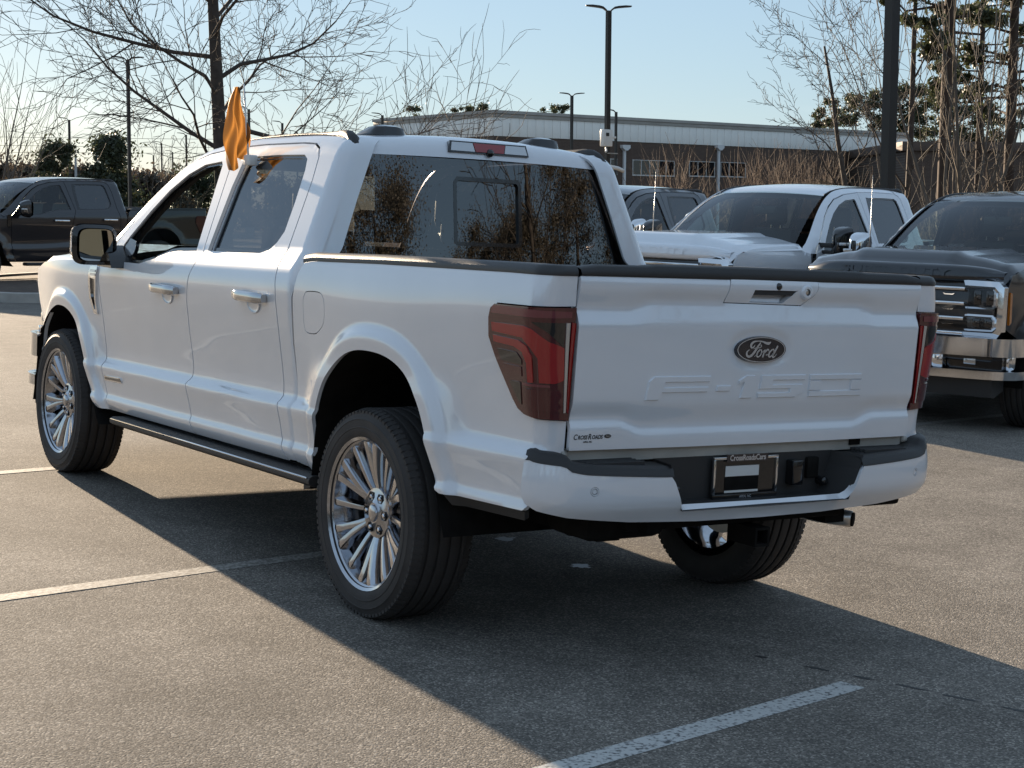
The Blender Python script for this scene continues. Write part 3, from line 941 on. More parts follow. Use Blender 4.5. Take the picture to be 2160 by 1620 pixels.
def tg_y(x, z):
    """the tailgate's skin"""
    x = np.asarray(x, float); z = np.asarray(z, float)
    a = np.abs(x)
    k = smooth01(.485, .60, a)              # raised middle -> ends
    zA = 1.312 + (1.282 - 1.312) * k         # top edge of the bright band
    zC = .882 + (.915 - .882) * smooth01(.50, .62, a)
    K = [(.78, -1.082), (.815, -1.085)]
    y = np.empty_like(z)
    tilt = -1.082 - .026 * np.clip((z - .80) / .6, 0, 1)
    # bulges (negative = towards the back)
    up1 = -.020 * smooth01(1.335, 1.355, z) * (1 - smooth01(1.388, 1.402, z)) * 1.0
    # lip under the cap sweeps down to zA then the band slopes out to the crease at 1.235
    zt = np.clip((z - zA) / (1.365 - zA), 0, 1)
    upper = -.016 * smooth01(0, 1, zt)
    band = np.clip((zA - z) / (zA - 1.236), 0, 1)
    mid = -.022 * band * np.where(z < 1.236, 1, 1)
    body = np.where(z > zA, upper, mid)
    low = smooth01(.985, zC + .012, z)
    inn = 1 - smooth01(zC - .002, .975, z)
    body = np.where(z < .99, -.022 + .016 * inn, body)
    sh = 1 - smooth01(zC - .040, zC, z)
    body = np.where(z < zC + .001, -.006 - .014 * sh, body)
    roll = .02 * (1 - np.sqrt(np.clip(1 - np.clip((z - 1.375) / .03, 0, 1) ** 2, 0, 1)))
    crown = .008 * a ** 2
    # dish round the oval emblem
    e = np.sqrt((x / .165) ** 2 + ((z - 1.149) / .082) ** 2)
    dish = .007 * (1 - smooth01(.78, 1.0, e))
    return tilt + body + roll + crown + dish

def s_tg(off=0.0):
    return lambda x, z: np.stack([x, tg_y(x, z) + off, z], 1)

def raised(mb, poly, h=.003, ins=.004, surf=None):
    """a flat-topped raised plate with sloping sides on the tailgate"""
    P = np.array(poly); Q = offset_poly(P, ins)
    n = len(P)
    V = [tuple(surf(np.array([a]), np.array([b]))[0] + np.array([0, .001, 0])) for a, b in P] + [tuple(surf(np.array([a]), np.array([b]))[0] + np.array([0, -h, 0])) for a, b in Q]
    mb.add(V, [(i, (i + 1) % n, n + (i + 1) % n, n + i) for i in range(n)] + [tuple(n + i for i in range(n))])

def tailgate(t, paint_m):
    hw = .812
    outline = [(-hw + .001, .806), (-.3, .803), (.3, .803), (hw - .001, .806), (hw, 1.397), (.55, 1.402), (0, 1.404), (-.55, 1.402), (-hw, 1.397)]
    hp = [(-.176, 1.316), (.195, 1.310), (.245, 1.345), (.262, 1.372), (.262, 1.399), (-.160, 1.401)]
    hnd = [(-.048, 1.364), (.160, 1.364), (.102, 1.316), (-.058, 1.318)]
    tg = panel('tailgate', outline, s_tg(), paint_m, t, holes=[offset_poly(hp, -.002)], step=.014, lip=.018, out=(0, -1, 0))
    hpan = panel('handle_panel', offset_poly(hp, .001), s_tg(-.0015), paint_m, tg, holes=[hnd], step=.02, lip=.02, out=(0, -1, 0))
    panel('handle_pocket', offset_poly(hnd, -.004), lambda x, z: np.stack([x, tg_y(x, z) + .045 - .6 * (1.365 - z), z], 1), paint_m, hpan, step=.02, lip=0, out=(0, -1, 0))
    MB().prism([(-.046, 1.363), (.158, 1.363), (.138, 1.346), (-.050, 1.346)], 1, -1.118, -1.085).build('handle', M['plastic'], hpan)
    cam_ = MB().lathe([(0, -1.1185), (.009, -1.118), (.013, -1.114), (.014, -1.09)], 20, axis=1)
    cam_.v = [(x + .067, y - .012, z + 1.378) for x, y, z in cam_.v]
    cam_.build('camera_lens', M['gloss_black'], hpan, True)
    lk = MB().lathe([(.012, -1.122), (.020, -1.123), (.026, -1.121), (.029, -1.112), (.029, -1.09)], 28, axis=1)
    lk.v = [(x + .205, y - .008, z + 1.360) for x, y, z in lk.v]
    lo = lk.build('lock_ring', paint_m, tg, True)
    l2 = MB().lathe([(0, -1.119), (.006, -1.119), (.012, -1.1175), (.013, -1.10)], 20, axis=1)
    l2.v = [(x + .205, y - .008, z + 1.360) for x, y, z in l2.v]
    l2.build('lock_cylinder', M['steel'], tg, True)
    # black cap along the top edge
    xs = np.linspace(-hw, hw, 41); P = []
    for x in xs:
        h = 1.434 + .004 * (1 - (x / hw) ** 2) - .010 * smooth01(.74, .81, abs(x)) + (.004 if abs(x) < .50 else 0)
        P.append([(x, -1.050, 1.39), (x, -1.050, h), (x, -1.092, h + .001), (x, -1.112, h - .006), (x, -1.119, 1.404), (x, -1.116, 1.398), (x, -1.10, 1.397)])
    cap = grid('tailgate_cap', np.array(P), M['plastic'], tg, (0, -1, 1))
    MB().box(-hw + .02, hw - .02, -1.068, -1.052, .81, 1.40).build('tailgate_inner', M['plastic'], tg)
    # raised letters
    z0, z1 = .972, 1.057; zm1, zm2 = 1.030, 1.012
    S_ = s_tg()
    L = {}
    L['F'] = [[(-.512, z0), (-.452, z0), (-.438, .998), (-.235, .998), (-.230, 1.018), (-.432, 1.018), (-.428, 1.034), (-.226, 1.034), (-.222, z1), (-.478, z1), (-.500, 1.040)]]
    L['-'] = [[(-.196, .999), (-.130, .999), (-.126, 1.021), (-.192, 1.021)]]
    L['1'] = [[(-.082, z0), (-.024, z0), (-.014, z1), (-.058, z1), (-.092, 1.038), (-.090, 1.022), (-.068, 1.030)]]
    L['5'] = [[(.002, z0), (.190, z0), (.222, .990), (.226, 1.010), (.222, 1.022), (.072, 1.022), (.074, 1.036), (.232, 1.036), (.236, z1), (.016, z1), (.008, 1.004), (.158, 1.004), (.157, .992), (.003, .992)]]
    L['0'] = [[(.268, z0), (.505, z0), (.520, .985), (.526, 1.045), (.512, z1), (.270, z1), (.258, 1.045), (.254, .985)]]
    for ch, polys in L.items():
        mb = MB()
        for p in polys:
            if ch == '0':
                o_ = np.array(p); i_ = np.array([(.318, .996), (.466, .996), (.470, 1.034), (.316, 1.034)])
                # four bars
                for q in ([(.254, .972), (.526, .972), (.526, .995), (.254, .995)], [(.254, 1.035), (.526, 1.035), (.526, 1.057), (.254, 1.057)], [(.254, .9952), (.316, .9952), (.316, 1.0348), (.254, 1.0348)], [(.468, .9952), (.526, .9952), (.526, 1.0348), (.468, 1.0348)]):
                    raised(mb, q, .0065, .0028, S_)
            else:
                raised(mb, p, .0065, .0028, S_)
        mb.build('raised_letter', paint_m, tg)
    # oval emblem
    cx, cz, a, b = .002, 1.149, .1225, .0505
    yb = float(tg_y(np.array([cx]), np.array([cz]))[0])
    def oval(name, a, b, y0, y1, m_, par, dome=0):
        n = 56
        mb = MB(); V = [(cx + a * math.cos(2 * math.pi * i / n), y0, cz + b * math.sin(2 * math.pi * i / n)) for i in range(n)]
        V2 = [(cx + (a - .003) * math.cos(2 * math.pi * i / n), y1, cz + (b - .003) * math.sin(2 * math.pi * i / n)) for i in range(n)]
        mb.add(V + V2, [(i, (i + 1) % n, n + (i + 1) % n, n + i) for i in range(n)] + [tuple(n + i for i in range(n))])
        return mb.build(name, m_, par, auto=50)
    em = oval('emblem', a, b, yb + .002, yb - .010, M['navy'], tg)
    n = 64; mb = MB(); V = []
    for i in range(n):
        c, s = math.cos(2 * math.pi * i / n), math.sin(2 * math.pi * i / n)
        V += [(cx + (a - .0075) * c, yb - .0112, cz + (b - .0045) * s), (cx + (a - .0115) * c, yb - .0112, cz + (b - .0075) * s)]
    mb.add(V, [(2 * i, 2 * ((i + 1) % n), 2 * ((i + 1) % n) + 1, 2 * i + 1) for i in range(n)]).build('emblem_ring', M['silver'], em)
    q = lambda px, py: (cx + (px - 1060) / 870 * a, -(py - 610) / 460 * b + cz)
    ww = a / 870
    mb = MB(); yf = yb - .0116
    pl = lambda x, z: (x, yf, z)
    def S(pts, w):
        w = w if hasattr(w, '__len__') else [w] * len(pts)
        stroke(mb, [q(*p) for p in pts], [v * ww * 1.0 for v in w], pl)
    S([(1365, 350), (1290, 400), (1190, 385), (1090, 345), (990, 325), (880, 325), (780, 350), (710, 410), (690, 480), (720, 540), (780, 520), (835, 435)], [20, 70, 60, 40, 28, 30, 50, 70, 72, 48, 36, 8])
    S([(1020, 365), (940, 480), (870, 600), (790, 720), (720, 800), (640, 835), (570, 790), (563, 700), (600, 640), (655, 603)], [30, 55, 66, 66, 66, 58, 62, 52, 34, 10])
    S([(775, 585), (860, 547), (960, 545), (1010, 530), (1050, 485), (1030, 452), (1000, 480)], [8, 28, 24, 22, 24, 22, 10])
    S([(1010, 600), (930, 690), (905, 800), (945, 845), (1020, 800), (1060, 700), (1050, 625), (1005, 600)], [36, 46, 44, 36, 36, 42, 36, 24])
    S([(830, 830), (890, 770)], [22, 14])
    S([(1055, 730), (1120, 660), (1185, 600)], [14, 22, 30]); S([(1190, 600), (1150, 710), (1105, 862)], [36, 48, 52])
    S([(1140, 770), (1200, 670), (1260, 605), (1300, 625), (1280, 660)], [12, 36, 46, 40, 18])
    S([(1210, 770), (1250, 780), (1320, 730)], [34, 24, 10])
    S([(1430, 600), (1340, 690), (1310, 800), (1350, 848), (1430, 790), (1485, 690), (1475, 610), (1425, 600)], [40, 50, 50, 40, 38, 36, 36, 30])
    S([(1610, 480), (1530, 645), (1450, 800), (1465, 862), (1525, 830), (1592, 738)], [52, 52, 52, 40, 26, 10])
    mb.build('emblem_script', M['silver'], em)
    # dealer decal, bottom left
    def decal(txt, x, z, size, shear, par, m_, y_off=-.0012, sx=1.0, bold=0.0):
        v, f = text_geo(txt, size, shear, bold)
        V = [(x + p[0] * sx, float(tg_y(np.array([x + p[0] * sx]), np.array([z + p[1]]))[0]) + y_off, z + p[1]) for p in v]
        return mk('decal', V, f, m_, par, False)
    x_ = -.799
    for txt, sz in (('C', .0265), ('ROSS', .0195), ('R', .0265), ('OADS', .0195)):
        v, f = text_geo(txt, sz, .2, .0005); w_ = float(v[:, 0].max() - v[:, 0].min()) * .86
        decal(txt, x_ + w_ / 2, .851 if len(txt) == 1 else .8495, sz, .2, tg, M['ink'], sx=.86, bold=.0005)
        x_ += w_ + .0025
    decal('APEX, NC', -.738, .834, .0085, .1, tg, M['ink'], bold=.0003)
    n = 28; xo, zo = -.655, .852
    mk('decal', [(xo + .015 * math.cos(6.2832 * i / n), float(tg_y(np.array([xo]), np.array([zo]))[0]) - .0012, zo + .0068 * math.sin(6.2832 * i / n)) for i in range(n)], [tuple(range(n))], M['ink'], tg, False)
    v, f = text_geo('Ford', .0095, .35)
    mk('decal', [(xo + p[0], float(tg_y(np.array([xo]), np.array([zo]))[0]) - .0018, zo + p[1]) for p in v], f, M['silver'], tg, False)
    # hinge sill under the gate
    MB().box(-.80, .80, -1.075, -1.02, .760, .802).build('tailgate_sill', M['sill'], t)
    MB().box(.52, .575, -1.082, -1.076, .778, .800).build('sill_latch', M['under'], t)
    for s in (-1, 1):
        MB().tube([(s * .805, -1.07, .79), (s * .83, -1.07, .79)], .014, 10).build('hinge_pin', M['sill'], t, True)
    return tg

def tail_light(t, mir, detail=True):
    h = panel('tail_light', TAIL, lambda u, z: s_box(u, z, .004 + .010 * 1), M['maroon'], t, step=.022, lip=.03, mirror=mir)
    if not detail:
        return h
    U = lambda px: float(np.interp(px, [1037, 1103, 1173, 1217], [-.812, UC_B, UC_B - R_B * math.pi / 2, U_END]))
    Zc = lambda px, py: 1.286 - (py - 650 - (px - 1037) * .05) / 232 * .372
    Q = lambda pts: [(U(x), Zc(x, y)) for x, y in pts]
    def bar(nm, pts, m_, off, lip=.004):
        return panel(nm, Q(pts), lambda u, z: s_box(u, z, .014 + off), m_, h, step=.02, lip=lip, mirror=mir)
    bar('lens_bar', [(1046, 656), (1060, 654), (1203, 664), (1202, 677), (1130, 675), (1044, 671)], M['mauve'], .003)
    bar('lens_clear', [(1120, 684), (1187, 687), (1184, 735), (1178, 736), (1150, 705)], M['smoke'], .002)
    bar('lens_bar', [(1045, 691), (1103, 693), (1122, 699), (1152, 725), (1184, 740), (1183, 806), (1160, 813), (1133, 811), (1132, 760), (1118, 738), (1100, 718), (1046, 710)], M['red'], .004)
    bar('lens_bar', [(1047, 718), (1092, 724), (1108, 735), (1120, 757), (1121, 811), (1107, 811), (1106, 770), (1098, 748), (1084, 738), (1048, 732)], M['red'], .004)
    bar('lens_clear', [(1053, 746), (1088, 750), (1096, 765), (1096, 775), (1060, 770)], M['smoke'], .003)
    bar('lens_bar', [(1063, 776), (1095, 780), (1095, 800), (1072, 797)], M['maroon'], .003)
    bar('lens_rim', [(1096, 812), (1152, 816), (1152, 821), (1097, 818)], M['mauve'], .004)
    bar('lens_block', [(1098, 824), (1177, 828), (1174, 872), (1110, 869), (1098, 866)], M['maroon'], .004)
    bar('lens_clear', [(1072, 812), (1092, 812), (1092, 860), (1086, 852)], M['smoke'], .003)
    bar('reverse_lamp', [(1189, 687), (1199, 687), (1193, 876), (1179, 876), (1185, 800)], M['clear'], .004)
    bar('lens_edge', [(1203, 686), (1214, 688), (1204, 878), (1195, 877)], M['red'], .004)
    return h

# plan of the rear bumper: half, from the middle outwards
BUMP = catmull([(0, -1.228), (.30, -1.228), (.55, -1.224), (.72, -1.207), (.84, -1.174), (.905, -1.132), (.942, -1.085), (.957, -1.035)], 6)
_bs = np.concatenate([[0], np.cumsum(np.linalg.norm(np.diff(BUMP, axis=0), axis=1))])

def s_bump(off=0.0):
    def f(s, z):
        s = np.asarray(s, float); a = np.abs(s)
        x = np.interp(a, _bs, BUMP[:, 0]); y = np.interp(a, _bs, BUMP[:, 1])
        dx = np.gradient(BUMP[:, 0], _bs); dy = np.gradient(BUMP[:, 1], _bs)
        nx, ny = np.interp(a, _bs, dy), -np.interp(a, _bs, dx)
        inn = .055 * (1 - smooth01(.545, .66, z)) ** 1.6 + .012 * smooth01(.69, .80, z) + off
        return np.stack([np.sign(s) * (x - nx * inn), y - ny * inn, z], 1)
    return f

def bx_s(x):
    return math.copysign(float(np.interp(abs(x), BUMP[:, 0], _bs)), x)

def rear_bumper(t, paint_m):
    e = float(_bs[-1])
    half = [(0, .590), (.385, .594), (.402, .606), (.445, .700), (.462, .722), (.482, .729), (.80, .744), (.845, .752), (.868, .770), (.95, .785)]
    top = [(bx_s(x), z) for x, z in half[:-1]] + [(e - .05, .776), (e - .010, .784), (e, .776)]
    bot = [(e, .655), (e - .015, .625), (e - .06, .604), (bx_s(.85), .585), (bx_s(.6), .562), (bx_s(.3), .548), (0, .545)]
    rgt = top + bot[:-1]
    poly = [(0, .590)] + top[1:] + bot + [(-s, z) for s, z in bot[:-1][::-1]] + [(-s, z) for s, z in top[1:][::-1]]
    sens = []
    for sx, sz in ((-.767, .680), (.767, .680)):
        c = bx_s(sx); sens.append([(c + .016 * math.cos(a), sz + .016 * math.sin(a)) for a in np.linspace(0, 2 * math.pi, 20, endpoint=False)])
    bm_ = panel('rear_bumper', poly, s_bump(), paint_m, t, holes=sens, step=.022, lip=.03, out=(0, -1, 0))
    for c_, (sx, sz) in zip(sens, ((-.767, .680), (.767, .680))):
        c = bx_s(sx)
        panel('parking_sensor', [(c + .0145 * math.cos(a), sz + .0145 * math.sin(a)) for a in np.linspace(0, 2 * math.pi, 20, endpoint=False)], s_bump(.0), paint_m, bm_, holes=[[(c + .0105 * math.cos(a), sz + .0105 * math.sin(a)) for a in np.linspace(0, 2 * math.pi, 16, endpoint=False)]], step=.02, lip=.006, out=(0, -1, 0))
        panel('parking_sensor', [(c + .0085 * math.cos(a), sz + .0085 * math.sin(a)) for a in np.linspace(0, 2 * math.pi, 16, endpoint=False)], s_bump(.002), paint_m, bm_, step=.02, lip=.01, out=(0, -1, 0))
    # black step pads on top
    for s in (-1, 1):
        P = []
        tz = [p[0] for p in top[1:]], [p[1] for p in top[1:]]
        for S0 in np.linspace(bx_s(.452), e - .004, 30):
            x = float(np.interp(S0, _bs, BUMP[:, 0])); yb_ = float(np.interp(S0, _bs, BUMP[:, 1]))
            zt = max(float(np.interp(S0, *tz)), .729)
            up = .018 + .008 * float(smooth01(.80, .90, x))
            f0 = s_bump(-.002)(np.array([S0]), np.array([zt - .008]))[0]
            f1 = s_bump(.004)(np.array([S0]), np.array([zt + up]))[0]
            f2 = s_bump(.026)(np.array([S0]), np.array([zt + up + .006]))[0]
            f3 = np.array([min(x - .03, .90), max(-1.0, yb_ + .03), zt + up + .006])
            f4 = f3 + np.array([0, 0, -.08])
            P.append([(s * q[0], q[1], q[2]) for q in (f0, f1, f2, f3, f4)])
        grid('step_pad', np.array(P), M['plastic'], bm_, (0, -1, 1))
        # ribs
        for k in range(5):
            x0, x1 = (.52, .86) if s > 0 else (.52, .86)
            yk = -1.06 - .024 * k
            zz = .764
            MB().box(*sorted((s * .53, s * (.80 - .012 * k))), yk, yk + .008, zz - .01, zz + .006, .002).build('step_rib', M['plastic'], bm_)
    # recess with the number plate
    rc = MB()
    nz = [(-.447, .71), (-.400, .596), (.400, .596), (.447, .71), (.462, .762), (-.462, .762)]
    n = len(nz)
    V = [(x, -1.215, z) for x, z in nz] + [(x * .93, -1.075, z + (.01 if z < .65 else 0)) for x, z in nz]
    rc.add(V, [(i, (i + 1) % n, n + (i + 1) % n, n + i) for i in range(n) if i != 4] + [tuple(n + i for i in range(n))])
    rc.build('bumper_recess', M['plastic'], bm_)
    for sx in (-.345, .372):
        k = MB().lathe([(.0, -1.118), (.012, -1.118), (.016, -1.112), (.016, -1.07)], 16, axis=1); k.v = [(x + sx, y, z + .650) for x, y, z in k.v]
        k.build('parking_sensor', M['gloss_black'], bm_, True)
    # wiring socket and bracket shapes right of the plate
    MB().box(.205, .262, -1.115, -1.06, .640, .735, .008).build('tow_socket', M['gloss_black'], bm_, auto=40)
    MB().box(.30, .36, -1.09, -1.06, .66, .74, .006).build('socket_cover', M['under'], bm_, auto=40)
    # plate
    yp = -1.088
    def py(z):
        return yp - .0
    x0, x1, z0, z1 = -.167, .143, .600, .757
    fr = MB()
    t_ = .010
    fr.box(x0, x1, yp - .012, yp, z1 - t_, z1, .002).box(x0, x0 + t_, yp - .012, yp, z0 + .02, z1 - t_ + .001, .002).box(x1 - t_, x1, yp - .012, yp, z0 + .02, z1 - t_ + .001, .002)
    pf = fr.build('plate_frame', M['chrome'], bm_, auto=40)
    MB().box(x0, x1, yp - .012, yp, z0, z0 + .0195, .002).build('plate_frame_foot', M['gloss_black'], pf, auto=40)
    MB().box(x0 + t_, x1 - t_, yp - .004, yp - .001, z0 + .019, z1 - t_).build('number_plate', M['gloss_black'], pf)
    MB().box(-0.1070, 0.0530, yp - .0065, yp - .0045, 0.6850, 0.7230).build('plate_strip', M['white_plastic'], pf)
    MB().box(-0.1070, 0.0530, yp - .0065, yp - .0045, 0.6350, 0.6825).build('plate_strip', M['under'], pf)
    MB().box(-0.1070, 0.0530, yp - .0065, yp - .0045, 0.6250, 0.6330).build('plate_strip', M['white_plastic'], pf)
    MB().box(-0.1100, 0.0880, yp - .0145, yp - .012, 0.7390, 0.7665).build('plate_banner', M['navy'], pf)
    v, f = text_geo('CrossRoadsCars', .0285, 0, .0008)
    wv = v[:, 0].max() - v[:, 0].min()
    mk('plate_lettering', [(p[0] * .172 / wv - .011, yp - .0155, p[1] + .753) for p in v], f, M['silver'], pf, False)
    v, f = text_geo('APEX, NC', .013, 0, .0004)
    mk('plate_lettering', [(p[0] - .012, yp - .0135, p[1] + .6105) for p in v], f, M['silver'], pf, False)
    return bm_

def underside(t, main):
    MB().box(-.60, -.50, -1.0, 4.3, .46, .60).box(.50, .60, -1.0, 4.3, .46, .60).build('frame_rail', M['under'], t)
    ax = MB().tube([(-.80, 0, .41), (.80, 0, .41)], .045, 12)
    ax.build('rear_axle', M['under'], t, True)
    d = MB().lathe([(0, -.17), (.08, -.15), (.15, -.07), (.165, 0), (.15, .08), (.07, .17), (0, .2)], 20, axis=1)
    d.v = [(x + .05, y, z + .41) for x, y, z in d.v]
    d.build('differential', M['under'], t, True)
    MB().tube([(-.8, 3.693, .42), (.8, 3.693, .42)], .035, 10).build('front_axle', M['under'], t, True)
    MB().box(-.70, .70, .60, 3.1, .46, .58, .03).box(-.42, .42, 3.1, 4.45, .40, .75, .05).build('floor_pan', M['under'], t)
    if main:
        # spare wheel under the box
        sp = MB().lathe([(.17, -.09), (.30, -.12), (.37, -.11), (.39, -.05), (.39, .05), (.37, .11), (.30, .12), (.17, .09)], 36, axis=2, close=True)
        sp.v = [(x - .02, y - .60, z + .64) for x, y, z in sp.v]
        sp.build('spare_wheel', M['rubber'], t, True)
        # shocks, springs
        for s in (-1, 1):
            MB().tube([(s * .62, .62, .58), (s * .62, .05, .48), (s * .62, -.62, .56)], .028, 8).build('leaf_spring', M['under'], t, True)
            MB().tube([(s * .50, -.10, .34), (s * .44, -.30, .72)], .03, 10).build('shock_absorber', M['steel'], t, True)
        # hitch
        MB().box(-.52, .52, -1.06, -.98, .50, .57, .01).build('hitch_beam', M['under'], t, auto=40)
        h = MB()
        h.box(.020, .030, -1.135, -.98, .425, .495).box(.080, .090, -1.135, -.98, .425, .495).box(.030, .080, -1.135, -.98, .485, .495).box(.030, .080, -1.135, -.98, .425, .435)
        h.build('hitch_receiver', M['under'], t)
        MB().box(-.46, -.40, -1.1, -1.0, .50, .545).box(-.66, -.30, -1.02, -.75, .46, .58, .04).build('hitch_bracket', M['under'], t, auto=40)
        # tail pipe
        MB().tube([(.62, .55, .50), (.70, .2, .50), (.72, -.3, .485), (.60, -.50, .472), (.60, -.70, .462), (.64, -.82, .456), (.715, -.93, .450)], .034, 16).build('tail_pipe', M['steel'], t, True)
        MB().tube([(.714, -.929, .450), (.7185, -.9365, .4497)], .029, 16).build('tail_pipe_bore', M['under'], t, True)
        MB().box(.60, .80, -1.10, -.97, .535, .57, .015).build('bumper_bracket', M['under'], t, auto=40)

def front_end(t, paint_m, dz, kind):
    # bonnet
    ys = np.linspace(3.30, 4.50, 22); xs = np.linspace(-1, 1, 31); P = []
    wf = lambda y: float(s_cab(np.array([y]), np.array([1.18]))[0][0]) * -1 - .035
    for y in ys:
        k = (y - 3.30) / 1.2
        ze = (1.222 + dz) - .012 * k - .11 * smooth01(.80, 1.0, k) - .02 * k
        w = wf(min(y, 4.4)) + .02 - .01 * smooth01(.85, 1, k)
        row = []
        for a in xs:
            aa = abs(a)
            bul = .034 * (1 - smooth01(.46, .56, aa)) * (1 - .5 * smooth01(.8, 1, k))
            ed = .06 * (1 - smooth01(.55, 1.0, aa)) + .012 - .05 * smooth01(.94, 1, aa)
            row.append((a * w, y + .045 * (1 - a * a) * k, ze + ed + bul))
        P.append(row)
    hood = grid('bonnet', np.array(P), paint_m, t, (0, 0, 1))
    MB().box(-.82, .82, 3.20, 3.34, 1.17 + dz * .6, 1.205 + dz, .01).build('cowl', M['plastic'], t, auto=40)
    for x0, x1 in ((-.62, -.02), (.10, .70)):
        MB().tube([(x0, 3.345, 1.245 + dz), ((x0 + x1) / 2, 3.30, 1.285 + dz), (x1, 3.335, 1.262 + dz)], .012, 6).build('wiper', M['gloss_black'], t, True)
    # nose
    zt = 1.13 + dz
    MB().box(-.84, .84, 4.30, 4.50, .55, zt - .02, .03).build('grille_backing', M['gloss_black'], t, auto=40)
    sec = [(4.40, zt - .055), (4.55, zt - .06), (4.585, zt - .03), (4.583, zt - .01), (4.578, zt + .015), (4.57, zt + .045), (4.545, zt + .068), (4.40, zt + .075)]
    P = []
    for x in np.linspace(-.86, .86, 29):
        q = abs(x) / .86
        P.append([(x, y - .16 * q ** 4 * (y - 4.30) / .28, z - (.05 * q ** 5 if z > zt + .03 else 0)) for y, z in sec])
    nose = grid('bonnet_lip', np.array(P), paint_m, t, (0, 1, 0))
    if kind == 'heavy':
        v, f = text_geo('SUPER DUTY', .075, 0, .002); wv = v[:, 0].max() - v[:, 0].min()
        mk('raised_lettering', [(-p[0] * .95 / wv, 4.5885 - (p[1] + .038) * .2, zt + .008 + p[1]) for p in v], [q[::-1] for q in f], paint_m, nose, False)
    zb, zh = .74, zt - .075
    hgt = zh - zb
    for k in range(4):
        z = zh - hgt * (.06 + .285 * k)
        b_ = MB().box(-.60, .60, 4.50, 4.555, z - .022, z + .006, .006).build('grille_bar', M['chrome'], t, auto=40)
    for k in range(3):
        z = zh - hgt * (.19 + .285 * k)
        for sx in (-.45, -.27, -.09, .09, .27, .45):
            MB().prism([(sx - .05, z + .004), (sx - .035, z - .008), (sx + .035, z - .008), (sx + .05, z + .004), (sx + .04, z + .003), (sx + .03, z - .001), (sx - .03, z - .001), (sx - .04, z + .003)], 1, 4.505, 4.515).build('grille_hook', M['chrome'], t)
    for s in (-1, 1):
        # C-shaped lamp surround
        out = [(.58, zh + .035), (.86, zh + .03), (.905, zh - .015), (.90, zb + .05), (.86, zb - .005), (.58, zb - .01)]
        inn = [(.60, zh - .005), (.835, zh - .01), (.868, zh - .045), (.862, zb + .07), (.835, zb + .04), (.60, zb + .04)]
        def ring(o_, i_, y0, y1, nm, m_, par):
            n = len(o_); V = []
            if kind != 'heavy':
                o_ = [(x * .93, z) for x, z in o_]; i_ = [(x * .93, z) for x, z in i_]; y0 -= .06; y1 -= .06
            for x, z in o_: V.append((s * x, y0 - .10 * max(0, x - .62) ** 1.0, z))
            for x, z in i_: V.append((s * x, y1 - .10 * max(0, x - .62), z))
            for x, z in i_: V.append((s * x, y1 - .05 - .10 * max(0, x - .62), z))
            for x, z in o_: V.append((s * x, y0 - .08 - .10 * max(0, x - .62), z))
            F = []
            for i in range(n - 1):
                F += [(i, i + 1, n + i + 1, n + i), (n + i, n + i + 1, 2 * n + i + 1, 2 * n + i), (3 * n + i, 3 * n + i + 1, i + 1, i)]
            return MB().add(V, F).build(nm, m_, par, auto=35)
        hl = ring(out, inn, 4.535, 4.55, 'headlamp', M['chrome'], t)
        zm = (zh + zb) / 2
        for (za, zc) in ((zm + .03, zh - .02), (zb + .06, zm - .035)):
            MB().box(*sorted((s * .60, s * .845)), 4.43, 4.50, za, zc, .012).build('headlamp_lens', M['clear'], hl, auto=40)
            MB().box(*sorted((s * .66, s * .72)), 4.50, 4.512, za + .02, zc - .02, .005).box(*sorted((s * .76, s * .82)), 4.495, 4.507, za + .02, zc - .02, .005).build('headlamp_element', M['smoke'], hl, auto=40)
            # inner bright C
            oo = [(.60, zc + .012), (.82, zc + .010), (.853, zc - .02), (.853, za + .02), (.82, za - .010), (.60, za - .012)]
            ii = [(.60, zc - .002), (.815, zc - .004), (.84, zc - .026), (.84, za + .026), (.815, za + .004), (.60, za + .002)]
            ring(oo, ii, 4.52, 4.53, 'headlamp_trim', M['chrome'], hl)
        if kind == 'heavy': MB().prism([(4.36, zh - .06), (4.40, zh - .05), (4.39, zb + .10), (4.35, zb + .12)], 0, *sorted((s * .895, s * .915))).build('side_marker', M['amber'], hl)
        MB().box(*sorted((s * .64, s * .86)), 4.46, 4.50, zb - .005, zb + .035, .005).build('lamp_foot', M['chrome'], hl, auto=40)
    # bumper: rounded bars swept round the nose
    w = .965 if kind == 'heavy' else .87
    plan = catmull([(w, 4.26), (w, 4.36), (w - .03, 4.45), (w - .12, 4.515), (.62, 4.545), (.3, 4.565), (0, 4.57), (-.3, 4.565), (-.62, 4.545), (-w + .12, 4.515), (-w + .03, 4.45), (-w, 4.36), (-w, 4.26)], 5)
    cm_ = M['chrome'] if kind == 'heavy' else M['handle']
    fb = sweep(plan, [(-.07, .742), (-.03, .744), (-.005, .735), (.012, .712), (.02, .68), (.02, .64), (.012, .617), (-.01, .605), (-.07, .605)]).build('front_bumper', cm_, t, auto=50)
    sweep(plan, [(-.08, .495), (.0, .495), (.014, .485), (.016, .465), (.008, .445), (-.015, .432), (-.08, .432)]).build('bumper_lower_rail', cm_, fb, auto=50)
    for x0, x1 in ((-w + .01, -w + .06), (-.46, -.36), (.36, .46), (w - .06, w - .01)):
        y_ = 4.575 if abs(x0) < .8 and abs(x1) < .8 else 4.44
        MB().box(x0, x1, y_ - .16 if y_ < 4.5 else y_ - .08, y_, .485, .625, .02).build('bumper_post', cm_, fb, auto=40)
    MB().box(-w + .05, w - .05, 4.36, 4.49, .46, .64).build('bumper_backing', M['gloss_black'], fb)
    for s in (-1, 1):
        MB().box(*sorted((s * .60, s * .70)), 4.49, 4.50, .53, .58, .005).build('fog_lamp', M['clear'], fb, auto=40)
    MB().prism([(4.30, .44), (4.54, .44), (4.52, .29), (4.48, .285), (4.30, .33)], 0, -.86, .86).build('air_dam', M['plastic'], t, auto=40)

